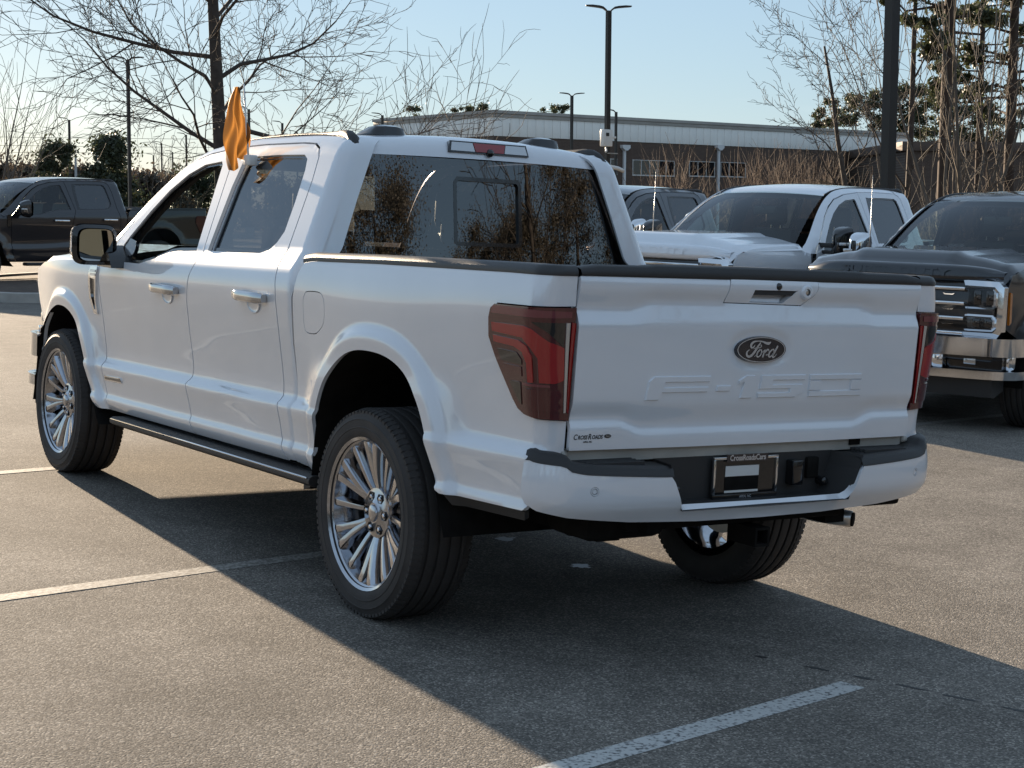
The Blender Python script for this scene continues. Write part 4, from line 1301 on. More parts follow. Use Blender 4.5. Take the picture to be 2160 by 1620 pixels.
WHEEL = None
def finish_main(t):
    """bits only the main truck shows: handles, vent, badges, steps, roof fins, brake lamp, aerial"""
    pm = M['white']
    doors = {}
    for o in t.children:
        n = o.name.split('.')[0]
        if n in ('front_door', 'rear_door', 'front_fender') and o.data.vertices[0].co.x < 0:
            doors[n] = o
    def w_at(y, z):
        return -float(s_cab(np.array([y]), np.array([z]))[0][0])
    for nm, y0, y1, zc in (('front_door', 1.955, 2.275, 1.147), ('rear_door', .955, 1.265, 1.177)):
        d = doors[nm]; zt = zc
        P = []
        w = w_at((y0 + y1) / 2, zc)
        # grab bar: rounded bar tapering to its ends
        n = 13; V = []
        st = np.linspace(0, 1, 13)
        ring = [(math.cos(a), math.sin(a)) for a in np.linspace(0, 2 * math.pi, 14, endpoint=False)]
        for q in st:
            y = y0 + (y1 - y0) * q
            e = min(1, min(q, 1 - q) * 9)
            hz = .024 * (.72 + .28 * e); off = .036 * (.55 + .45 * min(1, min(q, 1 - q) * 5)); th = .011
            for c, s in ring:
                V.append((-(w + off + th * np.sign(c) * abs(c) ** .7 * 1.2), y, zc + hz * np.sign(s) * abs(s) ** .6))
        k = len(ring)
        F = [(i * k + j, i * k + (j + 1) % k, (i + 1) * k + (j + 1) % k, (i + 1) * k + j) for i in range(len(st) - 1) for j in range(k)] + [tuple(range(k)), tuple((len(st) - 1) * k + j for j in range(k))]
        h = MB().add(V, F).build('door_handle', M['handle'], d, auto=50)
        for yy in (y0 + .03, y1 - .03):
            MB().box(-(w + .035), -(w - .005), yy - .022, yy + .022, zc - .018, zc + .018, .004).build('handle_mount', M['handle'], h, auto=40)
        # finger scoop
        c = (y0 + y1) / 2 - .01
        P = []
        for r_ in np.linspace(0, 1, 7):
            P.append([(c + .062 * r_ * math.cos(a), zc - .030 + .040 * r_ * math.sin(a)) for a in np.linspace(math.pi, 2 * math.pi, 17)])
        P3 = np.array([[(-(w_at(y, z) + .0015 - .0 + .0), y, z) for y, z in row] for row in P])
        for i, r_ in enumerate(np.linspace(0, 1, 7)):
            P3[i, :, 0] += -.004 * (r_ ** 6)
        grid('finger_scoop', P3, pm, d, (-1, 0, 0))
        rim = [(-(w_at(c + .062 * math.cos(a), zc - .03 + .04 * math.sin(a)) + .004), c + .062 * math.cos(a), zc - .030 + .040 * math.sin(a)) for a in np.linspace(math.pi, 2 * math.pi, 17)]
        MB().tube(rim, .004, 6).build('scoop_rim', pm, d, True)
    # key cylinder
    w = w_at(2.03, 1.147)
    # fender vent
    fnd = doors['front_fender']
    vent = [(3.10, 1.205), (3.205, 1.205), (3.225, 1.15), (3.225, 1.03), (3.175, .945), (3.125, .945), (3.135, 1.02), (3.115, 1.10)]
    s_off = lambda o: (lambda y, z: s_cab(y, z) + np.array([-o, 0, 0]))
    vo = panel('fender_vent', vent, s_off(.010), M['chrome'], fnd, holes=[offset_poly([(3.125, 1.135), (3.20, 1.14), (3.20, 1.04), (3.165, .97), (3.145, .97), (3.15, 1.03), (3.13, 1.10)], .0)], step=.03, lip=.014)
    panel('vent_mesh', [(3.115, 1.145), (3.21, 1.15), (3.21, 1.03), (3.17, .955), (3.135, .955), (3.14, 1.02), (3.12, 1.10)], s_off(.002), M['gloss_black'], vo, step=.04, lip=0)
    for z_ in (1.175, 1.155):
        panel('vent_badge', [(3.115, z_ + .012), (3.195, z_ + .012), (3.195, z_ - .002), (3.115, z_ - .002)], s_off(.0125), M['silver'], vo, step=.03, lip=.003)
    # door badge low on the front door
    bd = [(3.025, .597), (3.020, .622), (2.775, .632), (2.770, .606)]
    b_ = panel('door_badge', bd, s_off(.005), M['chrome'], doors['front_door'], step=.04, lip=.006)
    panel('door_badge_inlay', offset_poly(bd, .006), s_off(.0065), M['gloss_black'], b_, step=.04, lip=.002)
    # side steps
    for s in (-1, 1):
        V = []
        sec = [(.86, .035), (.985, .035), (1.0, .028), (1.004, .015), (1.0, .002), (.975, -.012), (.88, -.012)]
        ys = np.linspace(2.80, .45, 12); P = []
        for y in ys:
            zb_ = .392 + (.445 - .392) * (2.80 - y) / 2.35
            P.append([(s * a, y, zb_ + b) for a, b in sec])
        n = len(sec); VV = [p for r in P for p in r]
        F = [(i * n + j, i * n + (j + 1) % n, (i + 1) * n + (j + 1) % n, (i + 1) * n + j) for i in range(len(P) - 1) for j in range(n)] + [tuple(range(n)), tuple((len(P) - 1) * n + j for j in range(n))]
        st_ = MB().add(VV, F).build('side_step', M['plastic'], t, auto=35)
        MB().tube([(s * 1.003, y, .392 + (.445 - .392) * (2.80 - y) / 2.35 + .026) for y in (2.78, 1.6, .47)], .0045, 8).build('step_trim', M['chrome'], st_, True)
        for y in (2.55, 1.65, .75):
            zb_ = .392 + (.445 - .392) * (2.80 - y) / 2.35
            MB().box(*sorted((s * .70, s * .90)), y - .04, y + .04, zb_ + .0, zb_ + .05, .008).build('step_arm', M['under'], st_, auto=40)
        MB().box(*sorted((s * .62, s * .86)), .75, 3.05, .44, .50, .02).build('sill_panel', M['under'], t, auto=40)
    # mud guards / wheel-well edges at the front of the rear wheel
    MB().prism([(.50, .50), (.60, .46), (.60, .40), (.47, .44)], 0, -.95, -.80).build('splash_guard', M['plastic'], t)
    MB().prism([(.50, .50), (.60, .46), (.60, .40), (.47, .44)], 0, .80, .95).build('splash_guard', M['plastic'], t)
    # high brake lamp
    def s_hd(off):
        return lambda x, z: np.stack([x, .768 + .035 * (x / .636) ** 2 + (z - 1.85) * .28 + off, z], 1)
    hb = panel('brake_lamp', [(-.215, 1.857), (.215, 1.857), (.205, 1.908), (-.205, 1.908)], s_hd(-.010), M['gloss_black'], t, step=.05, lip=.03, out=(0, -1, 0))
    panel('brake_lamp_centre', [(-.075, 1.864), (.075, 1.864), (.085, 1.902), (-.085, 1.902)], s_hd(-.014), M['red'], hb, step=.04, lip=.006, out=(0, -1, 0))
    for s in (-1, 1):
        panel('cargo_lamp', [(s * .079, 1.864), (s * .205, 1.864), (s * .196, 1.902), (s * .089, 1.902)], s_hd(-.013), M['clear'], hb, step=.04, lip=.006, out=(0, -1, 0))
    cm = MB().lathe([(0, -.02), (.012, -.018), (.018, -.008), (.019, .02)], 20, axis=1); cm.v = [(x, y + .762, z + 1.862) for x, y, z in cm.v]
    cm.build('cargo_camera', M['gloss_black'], hb, True)
    # roof fins
    for s in (-1, 1):
        cx = s * .42
        pr = [(1.16, 1.915), (1.10, 1.935), (1.02, 1.958), (.96, 1.962), (.93, 1.955), (.92, 1.915)]
        V = []
        for hx, sc in ((-.085, .25), (-.065, .85), (-.03, 1.0), (.03, 1.0), (.065, .85), (.085, .25)):
            for y, z in pr:
                V.append((cx + hx, 1.0 + (y - 1.0) * (.6 + .4 * sc), 1.912 + (z - 1.912) * sc))
        n = len(pr)
        F = [(i * n + j, i * n + (j + 1) % n, (i + 1) * n + (j + 1) % n, (i + 1) * n + j) for i in range(5) for j in range(n)] + [tuple(range(n)), tuple(5 * n + j for j in range(n))]
        MB().add(V, F).build('roof_fin', M['gloss_black'], t, auto=50)
    # front corner cover in the front window
    cov = [(2.91, 1.25), (2.66, 1.25), (2.70, 1.36), (2.82, 1.375)]
    for mir in (False, True):
        panel('window_corner', cov, lambda y, z: s_cab(y, z) + np.array([.004, 0, 0]), M['gloss_black'], t, step=.05, lip=.02, mirror=mir)

def build_pickup(name, matrix, paint_m, main=False, kind='heavy', dz=.085, tow=True, privacy=None, step=.05, scale=(1, 1, 1), cap_m=None):
    t = empty(name, matrix @ Matrix.Diagonal((*scale, 1)))
    pv = privacy or M['privacy']
    truck_sides(t, paint_m, step, pv, 0.0 if main else dz, left_open=main)
    cab_top(t, paint_m, pv, main)
    arch_liner(t)
    sides = truck_box(t, paint_m, step, main)
    if main:
        tailgate(t, paint_m)
        for mir in (False, True):
            tail_light(t, mir)
        rear_bumper(t, paint_m)
        finish_main(t)
    else:
        MB().box(-.81, .81, -1.10, -1.05, .80, 1.40, .01).build('tailgate', paint_m, t, auto=40)
        for mir in (False, True):
            tail_light(t, mir, False)
        MB().box(-.95, .95, -1.22, -1.0, .56, .76, .04).build('rear_bumper', M['chrome'], t, auto=40)
        for s in (-1, 1):
            MB().box(*sorted((s * .84, s * .99)), .5, 2.8, .36, .42, .02).build('side_step', M['plastic'], t, auto=40)
            wv = lambda y, z: -float(s_cab(np.array([y]), np.array([z]))[0][0])
            for y0, y1, z in ((1.96, 2.26, 1.15), (.96, 1.25, 1.18)):
                MB().box(*sorted((s * (wv(y0, z) + .02), s * (wv(y0, z) + .045))), y0, y1, z - .02, z + .02, .01).build('door_handle', M['chrome'] if kind == 'heavy' else paint_m, t, auto=40)
            # fender vent
            panel('fender_vent', [(3.10, 1.24), (3.17, 1.24), (3.17, 1.05), (3.13, 1.02), (3.10, 1.05)], lambda y, z: s_cab(y, np.minimum(z, 1.19)) * np.array([1, 1, 0]) + np.stack([z * 0 - .012, z * 0, z], 1), M['gloss_black'], t, step=.05, lip=.02, mirror=s > 0)
    underside(t, main)
    front_end(t, paint_m, 0.0 if main else dz, kind)
    for s in (-1, 1):
        door_mirror(t, s, 'plain' if not tow else 'tow', paint_m, cap_m)
        for y in (0, 3.693):
            WHEEL(t, s * .862, y, .405, turn=0.0 if y == 0 else .35)
    return t
# ================================================================ SETTING: lot
def lot_mats():
    m_, nt, b = nodes_of('asphalt')
    tc = nt.nodes.new('ShaderNodeTexCoord')
    def noise(sc, det=6, rough=.6):
        n_ = nt.nodes.new('ShaderNodeTexNoise'); n_.inputs['Scale'].default_value = sc; n_.inputs['Detail'].default_value = det; n_.inputs['Roughness'].default_value = rough
        nt.links.new(tc.outputs['Object'], n_.inputs['Vector']); return n_
    big, mid, fine = noise(.35, 4), noise(5.0, 5), noise(120, 3, .7)
    vor = nt.nodes.new('ShaderNodeTexVoronoi'); vor.inputs['Scale'].default_value = 150; nt.links.new(tc.outputs['Object'], vor.inputs['Vector'])
    vor.inputs['Randomness'].default_value = 1.0
    r = nt.nodes.new('ShaderNodeValToRGB')
    e = r.color_ramp.elements
    e[0].position = .0; e[0].color = (.105, .097, .087, 1)
    e[1].position = 1.0; e[1].color = (.40, .365, .32, 1)
    k = e.new(.55); k.color = (.178, .163, .145, 1)
    k = e.new(.82); k.color = (.245, .222, .193, 1)
    sep = nt.nodes.new('ShaderNodeSeparateColor'); nt.links.new(vor.outputs['Color'], sep.inputs['Color'])
    nt.links.new(sep.outputs[0], r.inputs['Fac'])
    def mul(a, b_, lo, hi):
        mr = nt.nodes.new('ShaderNodeMapRange'); mr.inputs['From Min'].default_value = .3; mr.inputs['From Max'].default_value = .7; mr.inputs['To Min'].default_value = lo; mr.inputs['To Max'].default_value = hi
        nt.links.new(b_.outputs['Fac'], mr.inputs['Value'])
        mx = nt.nodes.new('ShaderNodeMix'); mx.data_type = 'RGBA'; mx.blend_type = 'MULTIPLY'; mx.inputs['Factor'].default_value = 1
        nt.links.new(a, mx.inputs['A']); nt.links.new(mr.outputs['Result'], mx.inputs['B'])
        return mx.outputs['Result']
    c = mul(r.outputs['Color'], big, .80, 1.16); st = noise(1.3, 3, .5); c = mul(c, st, .86, 1.10); c = mul(c, mid, .86, 1.14); c = mul(c, fine, .88, 1.12)
    nt.links.new(c, b.inputs['Base Color'])
    b.inputs['Roughness'].default_value = .95
    b.inputs['Specular IOR Level'].default_value = .12
    add = nt.nodes.new('ShaderNodeMath'); add.operation = 'MULTIPLY_ADD'; add.inputs[1].default_value = -1.0
    nt.links.new(vor.outputs['Distance'], add.inputs[0]); nt.links.new(fine.outputs['Fac'], add.inputs[2])
    bp_ = nt.nodes.new('ShaderNodeBump'); bp_.inputs['Strength'].default_value = .5; bp_.inputs['Distance'].default_value = .0035
    nt.links.new(add.outputs[0], bp_.inputs['Height']); nt.links.new(bp_.outputs['Normal'], b.inputs['Normal'])
    M['asphalt'] = m_
    # worn road paint: the stone shows through in pits
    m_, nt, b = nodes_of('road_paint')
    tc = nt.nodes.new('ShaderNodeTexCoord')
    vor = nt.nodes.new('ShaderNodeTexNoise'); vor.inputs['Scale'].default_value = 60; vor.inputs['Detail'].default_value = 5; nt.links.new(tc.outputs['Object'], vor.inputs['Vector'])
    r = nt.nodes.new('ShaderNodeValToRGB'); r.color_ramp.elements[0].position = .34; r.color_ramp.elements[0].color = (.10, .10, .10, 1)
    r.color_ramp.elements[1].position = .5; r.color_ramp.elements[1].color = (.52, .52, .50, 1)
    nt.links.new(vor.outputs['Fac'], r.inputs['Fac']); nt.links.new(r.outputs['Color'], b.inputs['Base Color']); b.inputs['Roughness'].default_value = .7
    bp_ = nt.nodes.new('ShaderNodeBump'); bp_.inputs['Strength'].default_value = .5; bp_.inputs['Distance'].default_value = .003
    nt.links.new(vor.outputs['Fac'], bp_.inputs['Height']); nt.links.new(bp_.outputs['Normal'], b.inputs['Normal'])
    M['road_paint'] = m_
    m2 = m_.copy(); m2.name = 'worn_glare_road_paint'  # duller copy for sunlit lines: wear, with glare's washed-out contrast in the colour
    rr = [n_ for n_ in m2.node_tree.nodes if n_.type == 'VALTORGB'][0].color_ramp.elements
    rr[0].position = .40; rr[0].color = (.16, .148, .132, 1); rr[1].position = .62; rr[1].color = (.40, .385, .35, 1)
    M['road_paint_worn_glare'] = m2
lot_mats()

def ground_sheet():
    r = np.concatenate([np.linspace(0, 60, 41), np.geomspace(64, 2600, 26)])
    a = np.linspace(0, 2 * math.pi, 97)[:-1]
    V = [(0, 0, 0.0)]; n = len(a)
    for q in r[1:]:
        for t in a:
            x, y = q * math.sin(t), q * math.cos(t)
            V.append((x, y, float(ground_z(x, y))))
    F = [(0, 1 + (i + 1) % n, 1 + i) for i in range(n)]
    for k in range(len(r) - 2):
        for i in range(n):
            j = (i + 1) % n
            F.append((1 + k * n + i, 1 + k * n + j, 1 + (k + 1) * n + j, 1 + (k + 1) * n + i))
    F = [f[::-1] for f in F]
    o = mk('ground', V, F, M['asphalt'], None, True, 'structure')
    if o.data.polygons[5].normal.z < 0:
        o.data.flip_normals()
    return o
ground = ground_sheet()

def flat_patch(name, pts_lot, m_, parent=None, lift=.0015, kind=None):
    """a thin painted sheet following the lot"""
    P = [lot(x, y) for x, y in pts_lot]
    V = [(p[0], p[1], float(ground_z(p[0], p[1])) + lift) for p in P]
    # (the ground mesh is fine enough here that the sheet stays just above it)
    o = mk(name, V, [tuple(range(len(V)))], m_, parent, False, kind)
    if o.data.polygons[0].normal.z < 0:
        o.data.flip_normals()
    return o

def stall_line(end, length=5.4, ang=math.radians(11.0), wid=.10, back=True, m_=None):
    e = np.array([math.cos(ang), math.sin(ang)]); n = np.array([-e[1], e[0]])
    st = np.array(end)
    A = st - e * (length if back else -length)
    k = 12; L = [st + (A - st) * i / k for i in range(k + 1)]
    up = [q + n * wid / 2 for q in L]; dn = [q - n * wid / 2 for q in L]
    V = []
    for q in up + dn:
        p = lot(*q); V.append((p[0], p[1], float(ground_z(p[0], p[1])) + .0015))
    F = [(i, i + 1, k + 2 + i, k + 1 + i) for i in range(k)]
    o = mk('stall_line', V, F, m_ or M['road_paint_worn_glare'], None, False, 'structure')
    if o.data.polygons[0].normal.z < 0:
        o.data.flip_normals()
    return o
# ================================================================ SETTING: place by direction and distance
CX, CY, CZ = CAM_W

def ray_w(px, py):
    d = A_w @ np.array([(px - 1080) / FPX, -(py - 810) / FPX, 1.0])
    return d

def at(px, D):
    """world x,y at horizontal distance D from the camera in the direction of photo column px"""
    d = ray_w(px, 460); h = d[:2] / np.linalg.norm(d[:2])
    return CX + h[0] * D, CY + h[1] * D

def hgt(px, py, D):
    """height above the ground there of what shows at px,py at distance D"""
    d = ray_w(px, py); x, y = at(px, D)
    return CZ + d[2] / np.linalg.norm(d[:2]) * D - float(ground_z(x, y))

def spot(px, D, rz=0.0):
    x, y = at(px, D)
    return Matrix.Translation((x, y, float(ground_z(x, y)))) @ Matrix.Rotation(rz, 4, 'Z')

M['bark'] = mat('bark', (.055, .045, .038), .9, noise=.35, nscale=6, bump=.5, bscale=25)
M['bark_grey'] = mat('grey_bark', (.10, .085, .07), .9, noise=.3, nscale=5)
M['twig'] = mat('tan_twigs', (.17, .12, .085), .9, noise=.3, nscale=2)
M['pine_bark'] = mat('pine_bark', (.05, .035, .027), .95, noise=.4, nscale=4, bump=.6, bscale=12)
def leaf_mat(name, col, tr=.3):
    m_, nt, b = nodes_of(name)
    b.inputs['Roughness'].default_value = .55
    oi = nt.nodes.new('ShaderNodeTexNoise'); oi.inputs['Scale'].default_value = 1.3
    tc = nt.nodes.new('ShaderNodeTexCoord'); nt.links.new(tc.outputs['Object'], oi.inputs['Vector'])
    mr = nt.nodes.new('ShaderNodeMapRange'); mr.inputs['From Min'].default_value = .3; mr.inputs['From Max'].default_value = .7; mr.inputs['To Min'].default_value = .6; mr.inputs['To Max'].default_value = 1.4
    nt.links.new(oi.outputs['Fac'], mr.inputs['Value'])
    mx = nt.nodes.new('ShaderNodeMix'); mx.data_type = 'RGBA'; mx.blend_type = 'MULTIPLY'; mx.inputs['Factor'].default_value = 1; mx.inputs['A'].default_value = (*col, 1)
    nt.links.new(mr.outputs['Result'], mx.inputs['B']); nt.links.new(mx.outputs['Result'], b.inputs['Base Color'])
    t_ = nt.nodes.new('ShaderNodeBsdfTranslucent'); nt.links.new(mx.outputs['Result'], t_.inputs['Color'])
    ms = nt.nodes.new('ShaderNodeMixShader'); ms.inputs['Fac'].default_value = tr
    nt.links.new(b.outputs[0], ms.inputs[1]); nt.links.new(t_.outputs[0], ms.inputs[2]); nt.links.new(ms.outputs[0], nt.nodes['Material Output'].inputs['Surface'])
    return m_
M['leaf_dark'] = leaf_mat('evergreen_leaves', (.045, .055, .028))
M['needle'] = leaf_mat('pine_needles', (.055, .065, .030))
M['leaf_brown'] = leaf_mat('dry_leaves', (.075, .058, .042))
M['leaf_wood'] = leaf_mat('winter_foliage', (.075, .064, .048), .2)
M['pole'] = mat('bronze_pole', (.025, .022, .020), .45, .3)
M['pole_pale'] = mat('galvanised_pole', (.35, .34, .32), .5, .4)

# ---------------------------------------------------------------- trees
class Tree:
    def __init__(s, seed):
        s.r = random.Random(seed); s.wood = MB(); s.twigs = MB(); s.tips = []
    def limb(s, p, d, length, rad, depth, maxd, spread, n_child, curve, up, minr, bend=.35, taper=.62, start=.25):
        r = s.r
        k = 5 if depth < 2 else 4
        pts, rads = [np.array(p, float)], [rad]
        d = np.array(d, float); d /= np.linalg.norm(d)
        cur = np.array(p, float)
        dirs = [d.copy()]
        for i in range(k):
            j = np.array([r.gauss(0, 1), r.gauss(0, 1), r.gauss(0, 1)]) * curve
            d = d + j + np.array([0, 0, up])
            d /= np.linalg.norm(d)
            cur = cur + d * length / k
            pts.append(cur.copy()); rads.append(max(minr, rad * (1 - (1 - taper * .5) * (i + 1) / k))); dirs.append(d.copy())
        if depth >= maxd:
            rads[-1] = minr * .6
        (s.wood if rad > .03 else s.twigs).tube(pts, rads, 8 if depth == 0 else (5 if rad > .03 else 3), caps=depth == 0)
        if depth >= maxd:
            s.tips.append(cur); return
        nc = n_child[min(depth, len(n_child) - 1)]
        ga = r.random() * 6.28
        for c in range(nc):
            f = start + (1 - start) * (c + r.random() * .8) / nc if depth > 0 else start + (1 - start) * (c + .5 + r.uniform(-.4, .4)) / nc
            f = min(f, .99)
            i = min(int(f * k), k - 1); q = f * k - i
            b = pts[i] * (1 - q) + pts[i + 1] * q; dd = dirs[i + 1]
            ga += 2.4 + r.uniform(-.5, .5)
            a = np.array([1, 0, 0.]) if abs(dd[0]) < .8 else np.array([0, 1., 0])
            e1 = np.cross(dd, a); e1 /= np.linalg.norm(e1); e2 = np.cross(dd, e1)
            sp = spread[min(depth, len(spread) - 1)] * r.uniform(.8, 1.2)
            nd = dd * math.cos(sp) + (e1 * math.cos(ga) + e2 * math.sin(ga)) * math.sin(sp)
            rr = (rads[i] * (1 - q) + rads[i + 1] * q)
            s.limb(b, nd, length * (r.uniform(.36, .54) * (1.0 - .5 * f) if depth == 0 else r.uniform(.34, .62) * (1 - .25 * f)), max(minr, rr * (r.uniform(.26, .42) if depth == 0 else r.uniform(.4, .58))), depth + 1, maxd, spread, n_child, max(curve * 1.15, .13), up * .7 if depth else up, minr, start=.2)
        if depth > 0:
            s.limb(pts[-1], dirs[-1], length * .6, rads[-1] * .9, depth + 1, maxd, spread, n_child, curve * 1.2, up, minr)

def bare_tree(name, mtx, h, rad, seed, label, group=None, maxd=4, spread=(1.0, .75, .7, .7), nch=(9, 5, 4, 3), curve=.10, up=.06, minr=.006, mat_='bark', start=.22, lean_=(0, 0), limb=1.0):
    t = empty(name, mtx); T = Tree(seed)
    # trunk as a leader
    T.limb((0, 0, -.2), (lean_[0], lean_[1], 1), h, rad, 0, maxd, spread, nch, curve * .35, up, minr, start=start)
    T.wood.build('trunk', M[mat_], t, True, fix=False)
    if T.twigs.v:
        T.twigs.build('crown', M[mat_], t, True, fix=False)
    if label:
        tag(t, label, 'tree', group)
    return t

def leaf_cloud(centres, n, size, seed, flat=.0):
    """small two-triangle leaves spread through ellipsoids: (centre, radii)"""
    rg = np.random.default_rng(seed)
    vol = np.array([c[1][0] * c[1][1] * c[1][2] for c in centres]); pr = vol / vol.sum()
    idx = rg.choice(len(centres), n, p=pr)
    cen = np.array([c[0] for c in centres])[idx]; rad = np.array([c[1] for c in centres])[idx]
    d = rg.normal(size=(n, 3)); d /= np.linalg.norm(d, axis=1)[:, None]
    rr = np.abs(rg.normal(0, .52, n))
    P = cen + d * rad * rr[:, None]
    a = rg.normal(size=(n, 3)); a /= np.linalg.norm(a, axis=1)[:, None]
    b = np.cross(a, rg.normal(size=(n, 3))); b /= np.linalg.norm(b, axis=1)[:, None]
    s = size * rg.uniform(.6, 1.4, n)[:, None]
    V = np.stack([P - a * s, P + b * s * .45, P + a * s, P - b * s * .45], 1).reshape(-1, 3)
    F = np.arange(4 * n).reshape(n, 4)
    return V, F

def evergreen(name, mtx, h, w, seed, label, n=9000, leaf=.10, base=.12, mat_='leaf_dark', group=None, lumps=26, cone=.5, trunk=.16, cat='tree'):
    t = empty(name, mtx); rg = random.Random(seed)
    MB().tube([(0, 0, -.2), (.05, 0, h * .5), (0, .05, h * .9)], [trunk, trunk * .7, .03], 7).build('trunk', M['bark'], t, True, fix=False)
    cs = []
    for i in range(lumps):
        f = rg.random()
        z = h * (base + (1 - base) * f)
        R_ = w / 2 * (1 - cone * f ** 1.3) * (.55 + .45 * min(1, f * 5))
        a = rg.random() * 6.28; q = R_ * math.sqrt(rg.random()) * .8
        s = w * rg.uniform(.12, .22)
        cs.append(((q * math.cos(a), q * math.sin(a), min(z, h - s * .6)), (s, s, s * rg.uniform(.6, .95))))
    V, F = leaf_cloud(cs, n, leaf, seed)
    mk('crown', V, F, M[mat_], t, False)
    if label:
        tag(t, label, cat, group)
    return t

def pine(name, mtx, h, rad, seed, label, crown0=.45, n_br=26, tuft=260, spread=2.6, leaf=.13, group=None, fork=False, needles='needle'):
    t = empty(name, mtx); r = random.Random(seed); rg = np.random.default_rng(seed)
    tr = MB()
    bend = (r.uniform(-.2, .2), r.uniform(-.2, .2))
    line = [(bend[0] * (q ** 2), bend[1] * q ** 2, -.2 + (h + .2) * q) for q in np.linspace(0, 1, 8)]
    tr.tube(line, [rad * (1 - .72 * q) for q in np.linspace(0, 1, 8)], 8)
    if fork:
        tr.tube([(0, 0, h * .33), (.25, .1, h * .45), (.5, .2, h * .75), (.6, .2, h)], [rad * .6, rad * .5, rad * .3, .05], 7)
    tr.build('trunk', M['pine_bark'], t, True, fix=False)
    br = MB(); cs = []
    for i in range(n_br):
        f = crown0 + (1 - crown0) * (i + r.random()) / n_br
        z = h * f; a = r.random() * 6.28
        L = spread * (1.15 - .75 * (f - crown0) / (1 - crown0)) * r.uniform(.5, 1.1)
        if f < crown0 + .12:
            L *= .8
        q0 = np.array([0, 0, z]); q1 = q0 + np.array([math.cos(a), math.sin(a), r.uniform(-.1, .25)]) * L * .6; q2 = q0 + np.array([math.cos(a + r.uniform(-.2, .2)), math.sin(a), r.uniform(-.05, .45)]) * L
        br.tube([q0, q1, q2], [rad * .18 + .01, rad * .1 + .008, .008], 4, caps=False)
        for c in range(r.randint(2, 4)):
            p = q1 + (q2 - q1) * r.uniform(.3, 1.1) + np.array([r.gauss(0, .22), r.gauss(0, .22), r.gauss(0, .15)]) * L * .3
            s = r.uniform(.25, .55) * spread / 2.6
            cs.append((tuple(p), (s, s, s * .55)))
    br.build('branches', M['pine_bark'], t, True, fix=False)
    V, F = leaf_cloud(cs, tuft * len(cs), leaf, seed)
    mk('crown', V, F, M[needles], t, False)
    tag(t, label, 'tree', group)
    return t

def twig_bush(name, mtx, h, w, n, seed, label, group=None, mat_='twig', rad=.012, splay=.25):
    t = empty(name, mtx); r = random.Random(seed); mb = MB()
    for i in range(n):
        a = r.random() * 6.28; q = w / 2 * math.sqrt(r.random())
        b = np.array([q * math.cos(a) * .6, q * math.sin(a) * .6, -.05])
        L = h * r.uniform(.55, 1.05)
        d = np.array([math.cos(a) * splay * q / (w / 2) + r.gauss(0, .08), math.sin(a) * splay * q / (w / 2) + r.gauss(0, .08), 1.0])
        p, pts = b.copy(), [b]
        for k in range(5):
            d = d + np.array([r.gauss(0, .12), r.gauss(0, .12), 0]); d /= np.linalg.norm(d)
            p = p + d * L / 5; pts.append(p.copy())
        mb.tube(pts, [rad * (1 - .8 * k / 5) for k in range(6)], 3, caps=False)
        for k in range(r.randint(3, 6)):
            i0 = r.randint(1, 4); b2 = pts[i0]
            dd = np.array([r.gauss(0, .7), r.gauss(0, .7), 1.0]); dd /= np.linalg.norm(dd)
            l2 = L * r.uniform(.15, .35)
            mb.tube([b2, b2 + dd * l2 * .5 + np.array([0, 0, .02]), b2 + dd * l2 + np.array([r.gauss(0, .05), r.gauss(0, .05), .05])], [rad * .55, rad * .4, rad * .2], 3, caps=False)
    mb.build('stems', M[mat_], t, False, fix=False)
    tag(t, label, 'shrub', group)
    return t

